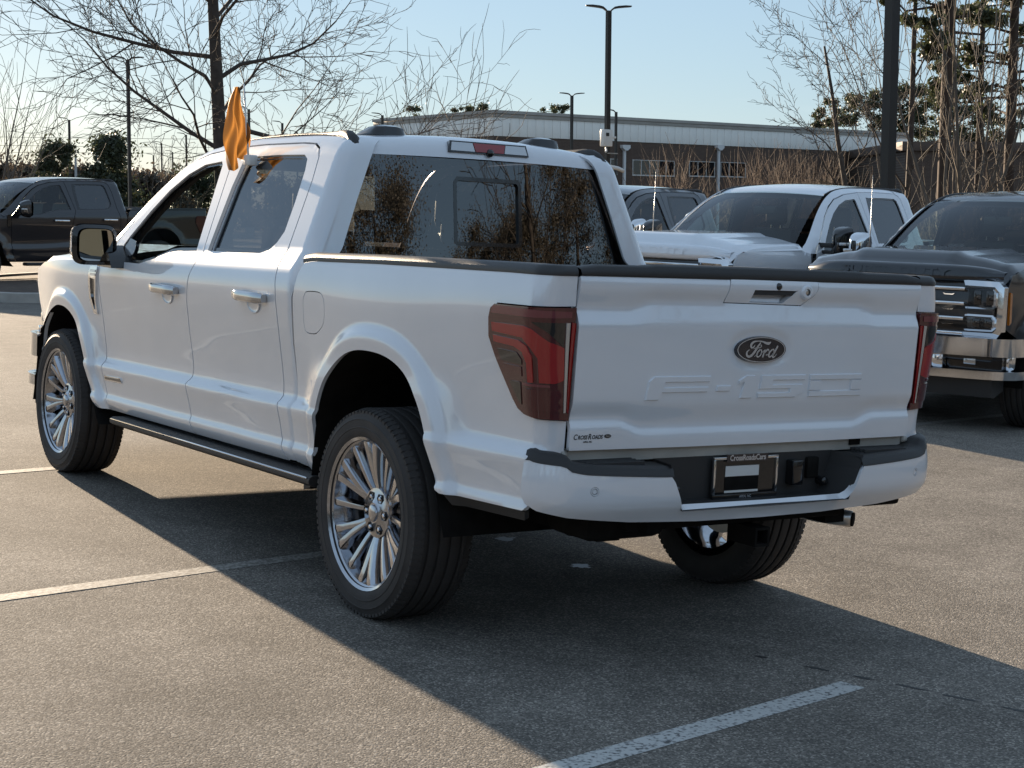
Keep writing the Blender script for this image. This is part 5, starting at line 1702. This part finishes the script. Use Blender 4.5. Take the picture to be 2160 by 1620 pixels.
# ---------------------------------------------------------------- lamp posts
def lamp_post(px, top_py, D, label, arms=2, group=None, ang=0.6, w=.13, mat_='pole', head=.66, boxes=False):
    mtx = spot(px, D); h = max(4.0, hgt(px, top_py, D))
    t = empty('lamp_post', mtx)
    pm = M[mat_]
    MB().lathe([(.0, .0), (.28, .0), (.28, .55), (.24, .60), (0, .60)], 20, axis=2).build('base', M['concrete'], t, auto=40)
    MB().prism([(-w / 2, -w / 2), (w / 2, -w / 2), (w / 2, w / 2), (-w / 2, w / 2)], 2, .58, h - .12).build('pole', pm, t)
    va = -YAW  # arms set out across the view
    for k in range(arms):
        s = -1 if k == 0 else 1
        a = ang + (0 if k else math.pi)
        c, sn = math.cos(a), math.sin(a)
        prof = [(0, -.30, .07), (.12, -.16, .07), (.26, -.05, .10), (.45, -.01, .16), (.75, .02, .17), (1.02, .03, .12), (1.06, .03, .06)]
        th = [.06, .06, .06, .055, .05, .035, .015]
        V = []
        for (d, z, wd), q in zip(prof, th):
            d *= head
            for (e, f) in ((-1, 1), (1, 1), (1, -1), (-1, -1)):
                x, y = d, e * wd * head
                V.append((c * x - sn * y, sn * x + c * y, h + z * head + f * q * .5))
        F = [(i * 4 + j, i * 4 + (j + 1) % 4, (i + 1) * 4 + (j + 1) % 4, (i + 1) * 4 + j) for i in range(len(prof) - 1) for j in range(4)] + [(0, 1, 2, 3), tuple(4 * (len(prof) - 1) + j for j in range(4))]
        MB().add(V, F).build('lamp_head', pm, t, auto=40)
    if boxes:
        R_ = lambda o: o
        hb = hgt(px, 292, D)
        b = MB().box(-.33, -.02, -.30, -.07, hb - .25, hb + .25, .02).build('control_box', M['white_plastic'], t, auto=40)
        MB().box(-.27, -.16, -.312, -.301, hb + .05, hb + .15).build('box_label', M['ink'], b)
        MB().tube([(-.2, -.2, hb - .25), (-.22, -.26, hb - .38), (-.30, -.34, hb - .42)], .03, 8).build('camera', M['white_plastic'], t, True)
        MB().box(.05, .22, -.16, -.08, hb + .0, hb + .06, .01).build('bracket', M['white_plastic'], t, auto=40)
        MB().box(-.06, .30, -.14, -.10, hb - .46, hb - .43).build('cross_arm', M['pole_pale'], t)
        h2 = hgt(px, 355, D)
        MB().tube([(.0, -.1, h2 + .05), (.25, -.2, h2), (.45, -.25, h2 - .08)], .06, 8).build('camera', M['white_plastic'], t, True)
    tag(t, label, 'lamp post', group)
    return t
M['concrete'] = mat('concrete', (.36, .34, .31), .85, noise=.15, nscale=6, bump=.3, bscale=60)
# ================================================================ the brick building
def brick_mat():
    m_, nt, b = nodes_of('brown_brick')
    tc = nt.nodes.new('ShaderNodeTexCoord'); br = nt.nodes.new('ShaderNodeTexBrick')
    mp = nt.nodes.new('ShaderNodeMapping'); mp.inputs['Rotation'].default_value = (math.radians(90), 0, 0)
    nt.links.new(tc.outputs['Object'], mp.inputs['Vector']); nt.links.new(mp.outputs['Vector'], br.inputs['Vector'])
    br.inputs['Scale'].default_value = 1.0; br.inputs['Brick Width'].default_value = .3; br.inputs['Row Height'].default_value = .1; br.inputs['Mortar Size'].default_value = .008
    br.inputs['Color1'].default_value = (.095, .058, .042, 1); br.inputs['Color2'].default_value = (.075, .046, .034, 1); br.inputs['Mortar'].default_value = (.13, .105, .085, 1)
    nt.links.new(br.outputs['Color'], b.inputs['Base Color']); b.inputs['Roughness'].default_value = .85
    return m_
M['brick'] = brick_mat()
M['panel_white'] = mat('white_metal_panel', (.86, .84, .79), .4, noise=.06, nscale=.7)
M['trim_grey'] = mat('grey_trim', (.36, .34, .31), .6, noise=.12, nscale=.8)
M['pipe_white'] = mat('downpipe_white', (.62, .62, .62), .5)
M['win_glass'] = mat('window_glass', (.012, .012, .014), .05, spec=.6)
M['alu'] = mat('window_alu', (.55, .54, .52), .45, .4)

def building():
    c0, c1 = np.array(at(1040, 118)), np.array(at(1915, 150))
    d = c1 - c0; L = float(np.linalg.norm(d)); a = math.atan2(d[1], d[0])
    gz_ = float(ground_z(*c0)) - .3
    mtx = Matrix.Translation((c0[0], c0[1], gz_)) @ Matrix.Rotation(a, 4, 'Z')
    t = empty('warehouse', mtx)
    H = hgt(1040, 232, 118) + .3
    W = 15.5
    zb = H - 1.75; zt = H - .48
    MB().box(0, L, 0, W, 0, zb).build('wall', M['brick'], t)
    MB().box(.06, L - .06, .06, W - .06, zb, zt + .3).build('wall_core', M['trim_grey'], t)
    # band of white sheet panels, each its own sheet
    pw = .76
    n = int(L / pw); pw = L / n
    me = None
    for i in range(n):
        if me is None:
            o = MB().box(.012, pw - .012, -.05, .05, zb - .06, zt, .008).build('wall_panel', M['panel_white'], t, auto=40); me = o.data
        else:
            o = bpy.data.objects.new('wall_panel', me); COL.objects.link(o); o.parent = t
        o.location = (i * pw, 0, 0)
    n2 = int(W / pw)
    o = MB().box(-.05, .05, .06, pw - .012, zb - .06, zt, .008).build('wall_panel', M['panel_white'], t, auto=40); me2 = o.data; o.location = (0, 0, 0)
    for i in range(1, n2):
        o = bpy.data.objects.new('wall_panel', me2); COL.objects.link(o); o.parent = t; o.location = (0, i * pw, 0)
    MB().box(-.12, L + .12, -.14, .3, zt + .002, zt + .26, .02).box(-.12, .3, .301, W, zt + .002, zt + .26, .02).build('roof_trim', M['trim_grey'], t, auto=40)
    rf = MB().box(-.22, L + .2, -.24, W, zt + .262, H).build('roof_edge', M['trim_grey'], t)
    # windows
    x0 = lambda px: float(np.interp(px, [1040, 1915], [0, L]))
    def xat(px):
        r = ray_w(px, 460); h = r[:2]
        # ray against the facade line
        A_ = np.array([[h[0], -d[0] / L], [h[1], -d[1] / L]]); q = np.linalg.solve(A_, c0 - np.array([CX, CY]))
        return float(q[1]), float(q[0] * np.linalg.norm(h))
    def zat(px, py):
        x, D = xat(px); r = ray_w(px, py)
        return CZ + r[2] / np.linalg.norm(r[:2]) * D - gz_
    for pa, pb, ya, yb, k in ((1333, 1420, 338, 368, 5), (1452, 1505, 341, 370, 3), (1518, 1570, 343, 371, 3), (1366 - 80, 1299, 336, 366, 1)):
        a_, b_ = xat(pa)[0], xat(pb)[0]; z1, z0 = zat(pa, ya), zat(pa, yb)
        fr = MB()
        fr.box(a_ - .06, b_ + .06, -.05, .0, z0 - .10, z0, .01).box(a_ - .06, b_ + .06, -.04, .0, z1, z1 + .05, .01)
        for i in range(k + 1):
            x = a_ + (b_ - a_) * i / k
            fr.box(x - .03, x + .03, -.04, .0, z0, z1)
        w_ = fr.build('window', M['alu'], t)
        for i in range(k):
            xa, xb = a_ + (b_ - a_) * i / k + .03, a_ + (b_ - a_) * (i + 1) / k - .03
            mk('pane', [(xa, -.012, z0), (xb, -.012, z0), (xb, -.012, z1), (xa, -.012, z1)], [(0, 1, 2, 3)], M['win_glass'], w_, False)
    # rainwater heads and downpipes
    for px in (1314, 1512):
        x, _ = xat(px); z1 = zat(px, 306)
        p = MB().box(x - .10, x + .10, -.16, -.0, .2, z1 - .35).build('downpipe', M['pipe_white'], t)
        MB().prism([(x - .38, z1), (x + .38, z1), (x + .38, z1 - .22), (x + .12, z1 - .42), (x - .12, z1 - .42), (x - .38, z1 - .22)], 1, -.34, -.002).build('rainwater_head', M['pipe_white'], p)
    tag(t, 'long brown brick building with a band of white metal panels under its roof', 'building')
    # lower block beyond the trees
    c2 = np.array(at(1905, 128)); c3 = np.array(at(2260, 132))
    d2 = c3 - c2; L2 = float(np.linalg.norm(d2)); a2 = math.atan2(d2[1], d2[0])
    g2 = float(ground_z(*c2)) - .3
    t2 = empty('office_block', Matrix.Translation((c2[0], c2[1], g2)) @ Matrix.Rotation(a2, 4, 'Z'))
    H2 = hgt(2000, 298, 128) + .3
    MB().box(0, L2, 0, 18, 0, H2 - .7).build('wall', M['brick'], t2)
    MB().box(-.3, L2 + .3, -.3, 18.3, H2 - .698, H2, .05).build('roof', mat('brown_roof', (.10, .065, .05), .7, noise=.15, nscale=1), t2, auto=40)
    tag(t2, 'low brown block with a flat dark roof half hidden behind pine trunks', 'building')
building()

# ================================================================ kerbed island, lines, marks
def island():
    P = [(4.95, 26.0), (3.3, 22.5), (2.9, 20.7), (3.3, 19.7), (4.0, 19.3), (6.5, 19.6), (10.0, 22.0), (12.0, 26.0), (9.0, 29.0)]
    O = catmull(P, 8, closed=True); I = offset_poly(O, .16)
    n = len(O)
    mb = MB()
    V = [(x, y, float(ground_z(x, y)) - .02) for x, y in O] + [(x, y, float(ground_z(x, y)) + .14) for x, y in offset_poly(O, .02)] + [(x, y, float(ground_z(x, y)) + .15) for x, y in offset_poly(O, .04)] + [(x, y, float(ground_z(x, y)) + .15) for x, y in I] + [(x, y, float(ground_z(x, y)) + .10) for x, y in I]
    F = [(k * n + i, k * n + (i + 1) % n, (k + 1) * n + (i + 1) % n, (k + 1) * n + i) for k in range(4) for i in range(n)]
    o = MB().add(V, F).build('kerb', M['concrete'], None, auto=50, kind='structure')
    c = np.mean(I, 0)
    V = [(c[0], c[1], float(ground_z(*c)) + .16)] + [(x, y, float(ground_z(x, y)) + .11) for x, y in I]
    F = [(0, 1 + i, 1 + (i + 1) % n) for i in range(n)]
    b = MB().add(V, F).build('mulch_bed', mat('mulch', (.075, .052, .038), .95, noise=.5, nscale=9, bump=1.0, bscale=40), None, kind='structure')
island()
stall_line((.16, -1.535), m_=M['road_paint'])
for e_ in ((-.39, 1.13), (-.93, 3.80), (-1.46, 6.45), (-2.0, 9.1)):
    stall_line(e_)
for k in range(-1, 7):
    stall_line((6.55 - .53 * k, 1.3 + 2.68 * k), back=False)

# dry grass verge behind the parked row
def verge():
    r0, r1 = 27.0, 240.0
    V, F = [], []
    pxs = np.linspace(900, 3000, 26); ds = [30, 36, 46, 60, 80, 110]
    for D in ds:
        for p in pxs:
            x, y = at(p, D * (1.0 + .02 * math.sin(p * .02)))
            V.append((x, y, float(ground_z(x, y)) + .012))
    n = len(pxs)
    F = [(i * n + j, i * n + j + 1, (i + 1) * n + j + 1, (i + 1) * n + j) for i in range(len(ds) - 1) for j in range(n - 1)]
    MB().add(V, F).build('verge', mat('dry_grass', (.16, .12, .075), .95, noise=.4, nscale=3, bump=.8, bscale=30), None, kind='structure')
verge()
# pale paint spots and tar marks on the asphalt
def blot(name, c, rx, ry, seed, m_, ang=0.0):
    rg = random.Random(seed); n = 22; pts = []
    for i in range(n):
        a = 6.2832 * i / n; k = rg.uniform(.6, 1.15)
        x, y = rx * k * math.cos(a), ry * k * math.sin(a)
        pts.append((c[0] + x * math.cos(ang) - y * math.sin(ang), c[1] + x * math.sin(ang) + y * math.cos(ang)))
    return flat_patch(name, pts, m_, ground, lift=.0015)
M['tar'] = mat('tar_mark', (.022, .021, .02), .6)
M['spot'] = mat('paint_spot', (.62, .66, .70), .5)
def lot_hit(px, py):
    d = A_lot @ np.array([(px - 1080) / FPX, -(py - 810) / FPX, 1.0]); q = -CAM_LOT[2] / d[2]
    return (CAM_LOT + d * q)[:2]
blot('paint_spot', lot_hit(1225, 1194), .055, .05, 1, M['spot']); blot('paint_spot', lot_hit(1066, 1137), .06, .05, 2, mat('faded_paint_spot', (.28, .29, .30), .6))
for i, (px, py, rx) in enumerate(((1725, 1411, .05), (1820, 1430, .05), (1925, 1451, .07), (2020, 1472, .07), (1605, 1386, .03), (2150, 1500, .07))):
    c = lot_hit(px, py); c2 = lot_hit(px + 30, py + 6)
    blot('tar_mark', c, rx, .012, 10 + i, M['tar'], math.atan2(c2[1] - c[1], c2[0] - c[0]))

# ================================================================ lamp posts
lamp_post(1279, 14, 50, 'tall dark lamp post with two lamp heads and a white control box', boxes=True, ang=-.45)
lamp_post(1870, -420, 24, 'thick dark pole rising behind the white pickup, its top out of view', w=.15, ang=-.45)
lamp_post(1204, 197, 90, 'dark lamp post with two lamp heads standing close to the brick building', ang=-.45)
lamp_post(275, 121, 74, 'dark lamp post with two lamp heads between the black pickup and the spreading tree', ang=-.35)
lamp_post(1297, 232, 104, 'dark lamp post with one lamp head set just behind the post with the control box', arms=1, ang=-.35)
lamp_post(150, 249, 113, 'dark lamp post with one long lamp head in front of the round evergreen tree', arms=1, ang=-.45)
for px, py, D in ((246, 270, 126), (343, 299, 150), (326, 325, 170), (366, 318, 165), (395, 281, 130), (597, 256, 118), (628, 276, 140), (807, 239, 106), (24, 325, 170), (527, 226, 100)):
    lamp_post(px, py, D, 'small distant lamp post with one lamp head above the far tree line', arms=1, ang=-.45, group='distant lamp posts', w=.11 if D > 125 else .13)
def pale_pole(px, py, D):
    t = empty('utility_pole', spot(px, D)); h = hgt(px, py, D)
    MB().tube([(0, 0, -.2), (0, 0, h)], [.13, .08], 8).build('pole', M['pole_pale'], t, True)
    MB().box(-.08, .08, -.05, .05, h - .1, h + .08, .01).build('cap', M['pole_pale'], t, auto=40)
    tag(t, 'slim pale pole standing among the distant trees', 'pole', 'pale poles among the far trees')
pale_pole(162, 328, 120); pale_pole(207, 304, 110)

# ================================================================ trees
bare_tree('bare_tree', spot(478, 40), 12.5, .21, 11, 'large bare tree with wide arching limbs behind the white pickup cab', maxd=4, spread=(1.12, .65, .6, .6), nch=(25, 10, 6, 3), up=.035, start=.17, minr=.0065, limb=1)
def multistem(name, px, D, h, seed, label, n=6, spl=.35, rad=.05, mat_='bark_grey', minr=.008, maxd=3, group=None):
    t = empty(name, spot(px, D)); T = Tree(seed); r = random.Random(seed)
    for i in range(n):
        a = 6.2832 * i / n + r.random()
        T.limb((.1 * math.cos(a), .1 * math.sin(a), -.1), (spl * math.cos(a), spl * math.sin(a), 1), h * r.uniform(.7, 1), rad * r.uniform(.7, 1.1), 1, maxd, (.55, .5, .5), (4, 4, 3), .05, .05, minr)
    T.wood.build('trunk', M[mat_], t, True, fix=False)
    if T.twigs.v: T.twigs.build('crown', M[mat_], t, True, fix=False)
    return tag(t, label, 'tree', group)
multistem('young_tree', 930, 62, 5.3, 21, 'thin many-stemmed bare young tree in front of the brick building corner', n=9, spl=.34, rad=.05, minr=.011)
multistem('bare_tree', -30, 60, 6.0, 23, 'pale bare tree leaning in behind the black pickup', n=6, spl=.35)
multistem('bare_tree', 25, 90, 6.5, 24, 'twiggy bare tree on the far side of the lot beside the black pickup', n=6, spl=.4, rad=.07)
evergreen('evergreen_tree', spot(112, 105), hgt(112, 297, 105), 3.6, 31, 'round brownish evergreen tree behind the black pickup', n=16000, leaf=.13, base=.1, cone=.35, lumps=40, mat_='leaf_dark')
evergreen('evergreen_tree', spot(232, 100), hgt(232, 288, 100), 4.8, 32, 'taller dark evergreen tree with a peaked top behind a lamp post', n=20000, leaf=.13, base=.1, cone=.7, lumps=44)
k = 0
for px, D, h, w_, m_ in ((30, 130, 5.2, 8, 'leaf_brown'), (100, 135, 5.0, 8, 'leaf_brown'), (180, 135, 5.4, 9, 'leaf_brown'), (250, 128, 4.8, 7, 'leaf_brown'), (330, 130, 4.6, 8, 'leaf_brown'), (290, 115, 4.2, 5, 'leaf_brown'), (420, 140, 5.2, 8, 'leaf_dark'), (560, 150, 5.2, 9, 'leaf_brown'), (680, 150, 5.2, 8, 'leaf_dark'), (-60, 120, 5.2, 8, 'leaf_brown')):
    evergreen('scrub_tree', spot(px, D), h, w_, 40 + k, 'low brown scrubby tree in the thicket beyond the far side of the lot', n=9000, leaf=.17, base=.03, cone=.3, mat_=m_, lumps=34, group='far thicket trees'); k += 1
for i, (px, D, h) in enumerate(((310, 110, 4.4), (385, 118, 4.0), (345, 140, 5.0), (60, 110, 5.0))):
    multistem('bare_tree', px, D, h, 60 + i, 'small twiggy bare tree rising out of the far thicket', n=6, spl=.45, rad=.05, minr=.012, group='bare trees in the far thicket')
# pines over the roof
for i, (px, py, D, w_) in enumerate(((1722, 228, 200, 3.0), (1752, 208, 190, 5.0), (1800, 196, 195, 5.5), (1850, 186, 192, 5.5), (1900, 176, 190, 6.0), (1945, 184, 200, 5.0), (1990, 176, 195, 6.0), (2045, 205, 195, 6.0), (2110, 225, 200, 6.0))):
    evergreen('pine_tree', spot(px, D), hgt(px, py, D), w_, 70 + i, 'round-topped pine tree showing above the far end of the brick building', n=9000, leaf=.17, base=.42, cone=.25, lumps=30, mat_='needle', group='pines beyond the brick building')
for i, (px, py, D, w_) in enumerate(((876, 222, 170, 3.0), (948, 226, 175, 3.0), (975, 224, 175, 2.6), (1005, 218, 175, 3.0), (1152, 224, 180, 2.6), (1180, 220, 182, 3.2))):
    evergreen('pine_tree', spot(px, D), hgt(px, py, D), w_, 85 + i, 'tip of a pine tree just clearing the brick building roof', n=6000, leaf=.12, base=.6, cone=.2, lumps=22, mat_='needle', group='pine tips over the roof')
# right edge: tall pines and bare trees
pine('pine_tree', spot(1988, 46), 17, .20, 90, 'tall forked pine trunk rising beside the thick dark pole', crown0=.36, n_br=44, tuft=170, spread=2.2, leaf=.10, fork=True)
pine('pine_tree', spot(2125, 50), 17, .19, 91, 'tall straight pine trunk behind the dark pickup roof', crown0=.28, n_br=48, tuft=160, spread=2.1, leaf=.10)
pine('pine_tree', spot(2060, 58), 17, .13, 92, 'slim leaning pine between the two tall pine trunks', crown0=.32, n_br=40, tuft=150, spread=2.0, leaf=.10)
bare_tree('bare_tree', spot(1908, 48), 12, .11, 95, 'slim dark bare tree right of the thick dark pole', maxd=3, spread=(.75, .6, .6), nch=(14, 5, 3), up=.05, start=.15, minr=.007)
bare_tree('bare_tree', spot(1818, 60), 8.4, .13, 96, 'crooked bare tree left of the thick dark pole', maxd=4, spread=(.8, .7, .7), nch=(9, 5, 4), curve=.22, up=.05, start=.3, minr=.008)
multistem('bare_tree', 2030, 40, 8, 97, 'pale many-stemmed bare tree in front of the pine trunks', n=7, spl=.28, rad=.06, mat_='bark_grey')
multistem('bare_tree', 2145, 42, 7, 98, 'pale bare sapling clump behind the dark pickup windscreen', n=6, spl=.35, rad=.05, mat_='bark_grey')
multistem('bare_tree', 1945, 44, 6.5, 99, 'thin pale bare saplings between pole and pine trunk', n=5, spl=.35, rad=.04, mat_='bark_grey')
twig_bush('bare_shrub', spot(1428, 70), hgt(1428, 300, 70), 2.0, 60, 101, 'tan leafless shrub in front of the brick building windows', rad=.022, splay=.35)
for i, (px, D, top, w_, n_) in enumerate(((1600, 66, 312, 2.4, 90), (1660, 66, 308, 2.4, 100), (1715, 64, 305, 2.2, 90))):
    twig_bush('bare_shrub', spot(px, D), hgt(px, top, D), w_, n_, 110 + i, 'tan leafless shrub in the hedge below the brick wall', group='leafless hedge shrubs', rad=.018, splay=.25)
for i, (px, D, top, w_, n_) in enumerate(((1765, 45, 340, 1.8, 24), (1820, 42, 345, 2.2, 30), (1900, 40, 340, 2.2, 34), (1960, 38, 335, 2.2, 36), (2010, 36, 335, 2.2, 40), (2075, 38, 335, 2.2, 40), (2140, 36, 340, 2.2, 40))):
    twig_bush('bramble_bush', spot(px, D), hgt(px, top, D), w_, n_, 130 + i, 'tangled brown bramble bush under the pines', group='brambles under the pines', rad=.012, splay=.9, mat_='twig' if i % 2 else 'bark_grey')

# wires
for i, (ya, yb) in enumerate(((284, 295), (302, 312), (318, 322))):
    mb = MB(); D = 160; pts = []
    for px in np.linspace(-300, 900, 14):
        x, y = at(px, D); r = ray_w(px, np.interp(px, [-300, 900], [ya, yb]) + 3 * math.sin((px + 300) / 1200 * math.pi))
        pts.append((x, y, CZ + r[2] / np.linalg.norm(r[:2]) * D))
    o = mb.tube(pts, .018, 4).build('power_line', M['pole'], None)
    tag(o, 'thin power line strung across the sky over the far trees', 'wire', 'power lines')

# ================================================================ woods behind the camera: what the glass and paint mirror
protos = []
for i in range(48):
    a = math.radians(92 + i * 4.1 + 1.2 * math.sin(i * 3.1)) if i < 30 else math.radians(217 + (i - 30) * 5.0); D = 46 + 6 * math.sin(i * 1.7) + (8 if i >= 30 else 0)  # higher indices: unseen left wood, added close in to darken the truck's flank
    x, y = CX + math.sin(a) * D, CY + math.cos(a) * D
    sc = 1.0 + .16 * math.sin(i * 2.3) + .08 * math.sin(i * 5.1)
    mt = Matrix.Translation((x, y, float(ground_z(x, y)))) @ Matrix.Rotation(i * 1.9, 4, 'Z') @ Matrix.Diagonal((sc, sc, sc, 1))
    if i < 3:
        protos.append(evergreen('wood_edge_tree', mt, 10.0, 8.5, 200 + i, 'dark evergreen tree at the edge of the unseen wood mirrored in glass and paint', n=70000, leaf=.055, base=.02, cone=.4, lumps=90, trunk=.25, mat_='leaf_wood', group='wood edge mirrored in the glass'))
    else:
        src = protos[i % 3]; t_ = src.copy(); COL.objects.link(t_); t_.matrix_world = mt
        for ch in src.children:
            c_ = ch.copy(); COL.objects.link(c_); c_.parent = t_
a = math.radians(128); x, y = CX + math.sin(a) * 30, CY + math.cos(a) * 30
bare_tree('bare_tree', Matrix.Translation((x, y, float(ground_z(x, y)))), 10.5, .20, 230, 'spreading bare tree seen only as a reflection in the rear window', maxd=3, spread=(.8, .6, .6), nch=(14, 6, 4), start=.2, minr=.014)
WHEEL = wheel_protos()
LOTM = Matrix(np.vstack([np.hstack([LOT, np.zeros((3, 1))]), [0, 0, 0, 1]]).tolist())
main_truck = build_pickup('pickup_truck', LOTM, M['white'], main=True, kind='light', tow=False, step=.0145)
tag(main_truck, 'glossy white crew cab pickup with an orange flag clipped to its rear window', 'pickup truck')
# ================================================================ parked pickups across the aisle
def park(name, x, y, deg, paint_m, label, scale=(1.03, 1.08, 1.10), **kw):
    t = build_pickup(name, ground_frame(x, y, math.radians(deg)), paint_m, scale=scale, **kw)
    return tag(t, label, 'pickup truck')
dark_t = park('pickup_truck', 11.0, 5.75, -108.5, M['dark'], cap_m=M['chrome'], label='dark blue heavy pickup with chrome grille bars and a chrome front bumper', scale=(1.03, 1.08, 1.075))
white_t = park('pickup_truck', 10.95, 8.8, -106.2, M['white'], cap_m=M['gloss_black'], label='white heavy pickup with tall black tow mirrors facing the aisle')
grey_t = park('pickup_truck', 12.16, 13.81, -106.5, M['grey'], 'charcoal pickup parked on the far side of the white heavy pickup')
left_t = park('pickup_truck', 7.93, 26.18, -106.1, M['black_paint'], cap_m=M['black_paint'], label='black crew cab pickup parked beyond the kerbed island', scale=(1.03, 1.08, 1.05))
for t_ in (dark_t, white_t):
    # whip aerial on the right front wing
    MB().tube([(.86, 3.32, 1.30), (.87, 3.30, 1.55), (.89, 3.27, 2.0)], [.006, .004, .002], 6).build('whip_aerial', M['steel'], t_, True)

# ================================================================ the flag on the rear window
def flag():
    t = empty('window_flag', LOTM)
    M['flag'] = None
    m_, nt, b = nodes_of('orange_flag')
    b.inputs['Base Color'].default_value = (.30, .14, .035, 1); b.inputs['Roughness'].default_value = .6
    tr = nt.nodes.new('ShaderNodeBsdfTranslucent'); tr.inputs['Color'].default_value = (.24, .11, .028, 1)
    mx = nt.nodes.new('ShaderNodeMixShader'); mx.inputs['Fac'].default_value = .6
    nt.links.new(b.outputs[0], mx.inputs[1]); nt.links.new(tr.outputs[0], mx.inputs[2]); nt.links.new(mx.outputs[0], nt.nodes['Material Output'].inputs['Surface'])
    x0, y0 = -.80, 1.66
    z0, z1 = 1.77, 2.17
    # limp cloth hanging in folds round the staff
    R_ = random.Random(5); V = []
    nu, nv = 26, 22
    for j in range(nv):
        q = j / (nv - 1); z = 1.765 + (2.125 - 1.765) * q
        wd = .138 * (math.sin(math.pi * min(1, (.06 + q * .95))) ** .75) * (1.12 - .75 * q) + .012
        for i in range(nu):
            s = i / (nu - 1) - .5
            fold = .034 * math.sin(s * 13 + q * 3.2) * (1 - .5 * q) + .016 * math.sin(s * 27 - q * 7) + .012 * math.sin(q * 11 + s * 4)
            lat = s * wd * 1.0 + .012 * math.sin(q * 5)
            zz = z - .05 * (abs(s) * 2) ** 1.5 * (1 - q) * (1 if s < 0 else -.8) + .02 * (1 - q) * math.sin(s * 9)
            # spread mostly across the truck (x), a little along it
            V.append((x0 - .015 + lat * .80, y0 + .05 - lat * .45 + fold, zz))
    F = [(j * nu + i, j * nu + i + 1, (j + 1) * nu + i + 1, (j + 1) * nu + i) for j in range(nv - 1) for i in range(nu - 1)]
    MB().add(V, F).build('cloth', m_, t, True, fix=False)
    MB().tube([(x0 + .03, y0, z0), (x0 - .0, y0 + .02, 2.14)], [.006, .004], 8).build('staff', M['white_plastic'], t, True)
    MB().box(x0 - .0, x0 + .045, y0 - .07, y0 + .0, z0 - .01, z0 + .04, .008).build('clip', M['white_plastic'], t, auto=40)
    tag(t, 'limp translucent orange flag on a staff clipped to the white pickup rear window', 'flag')
flag()
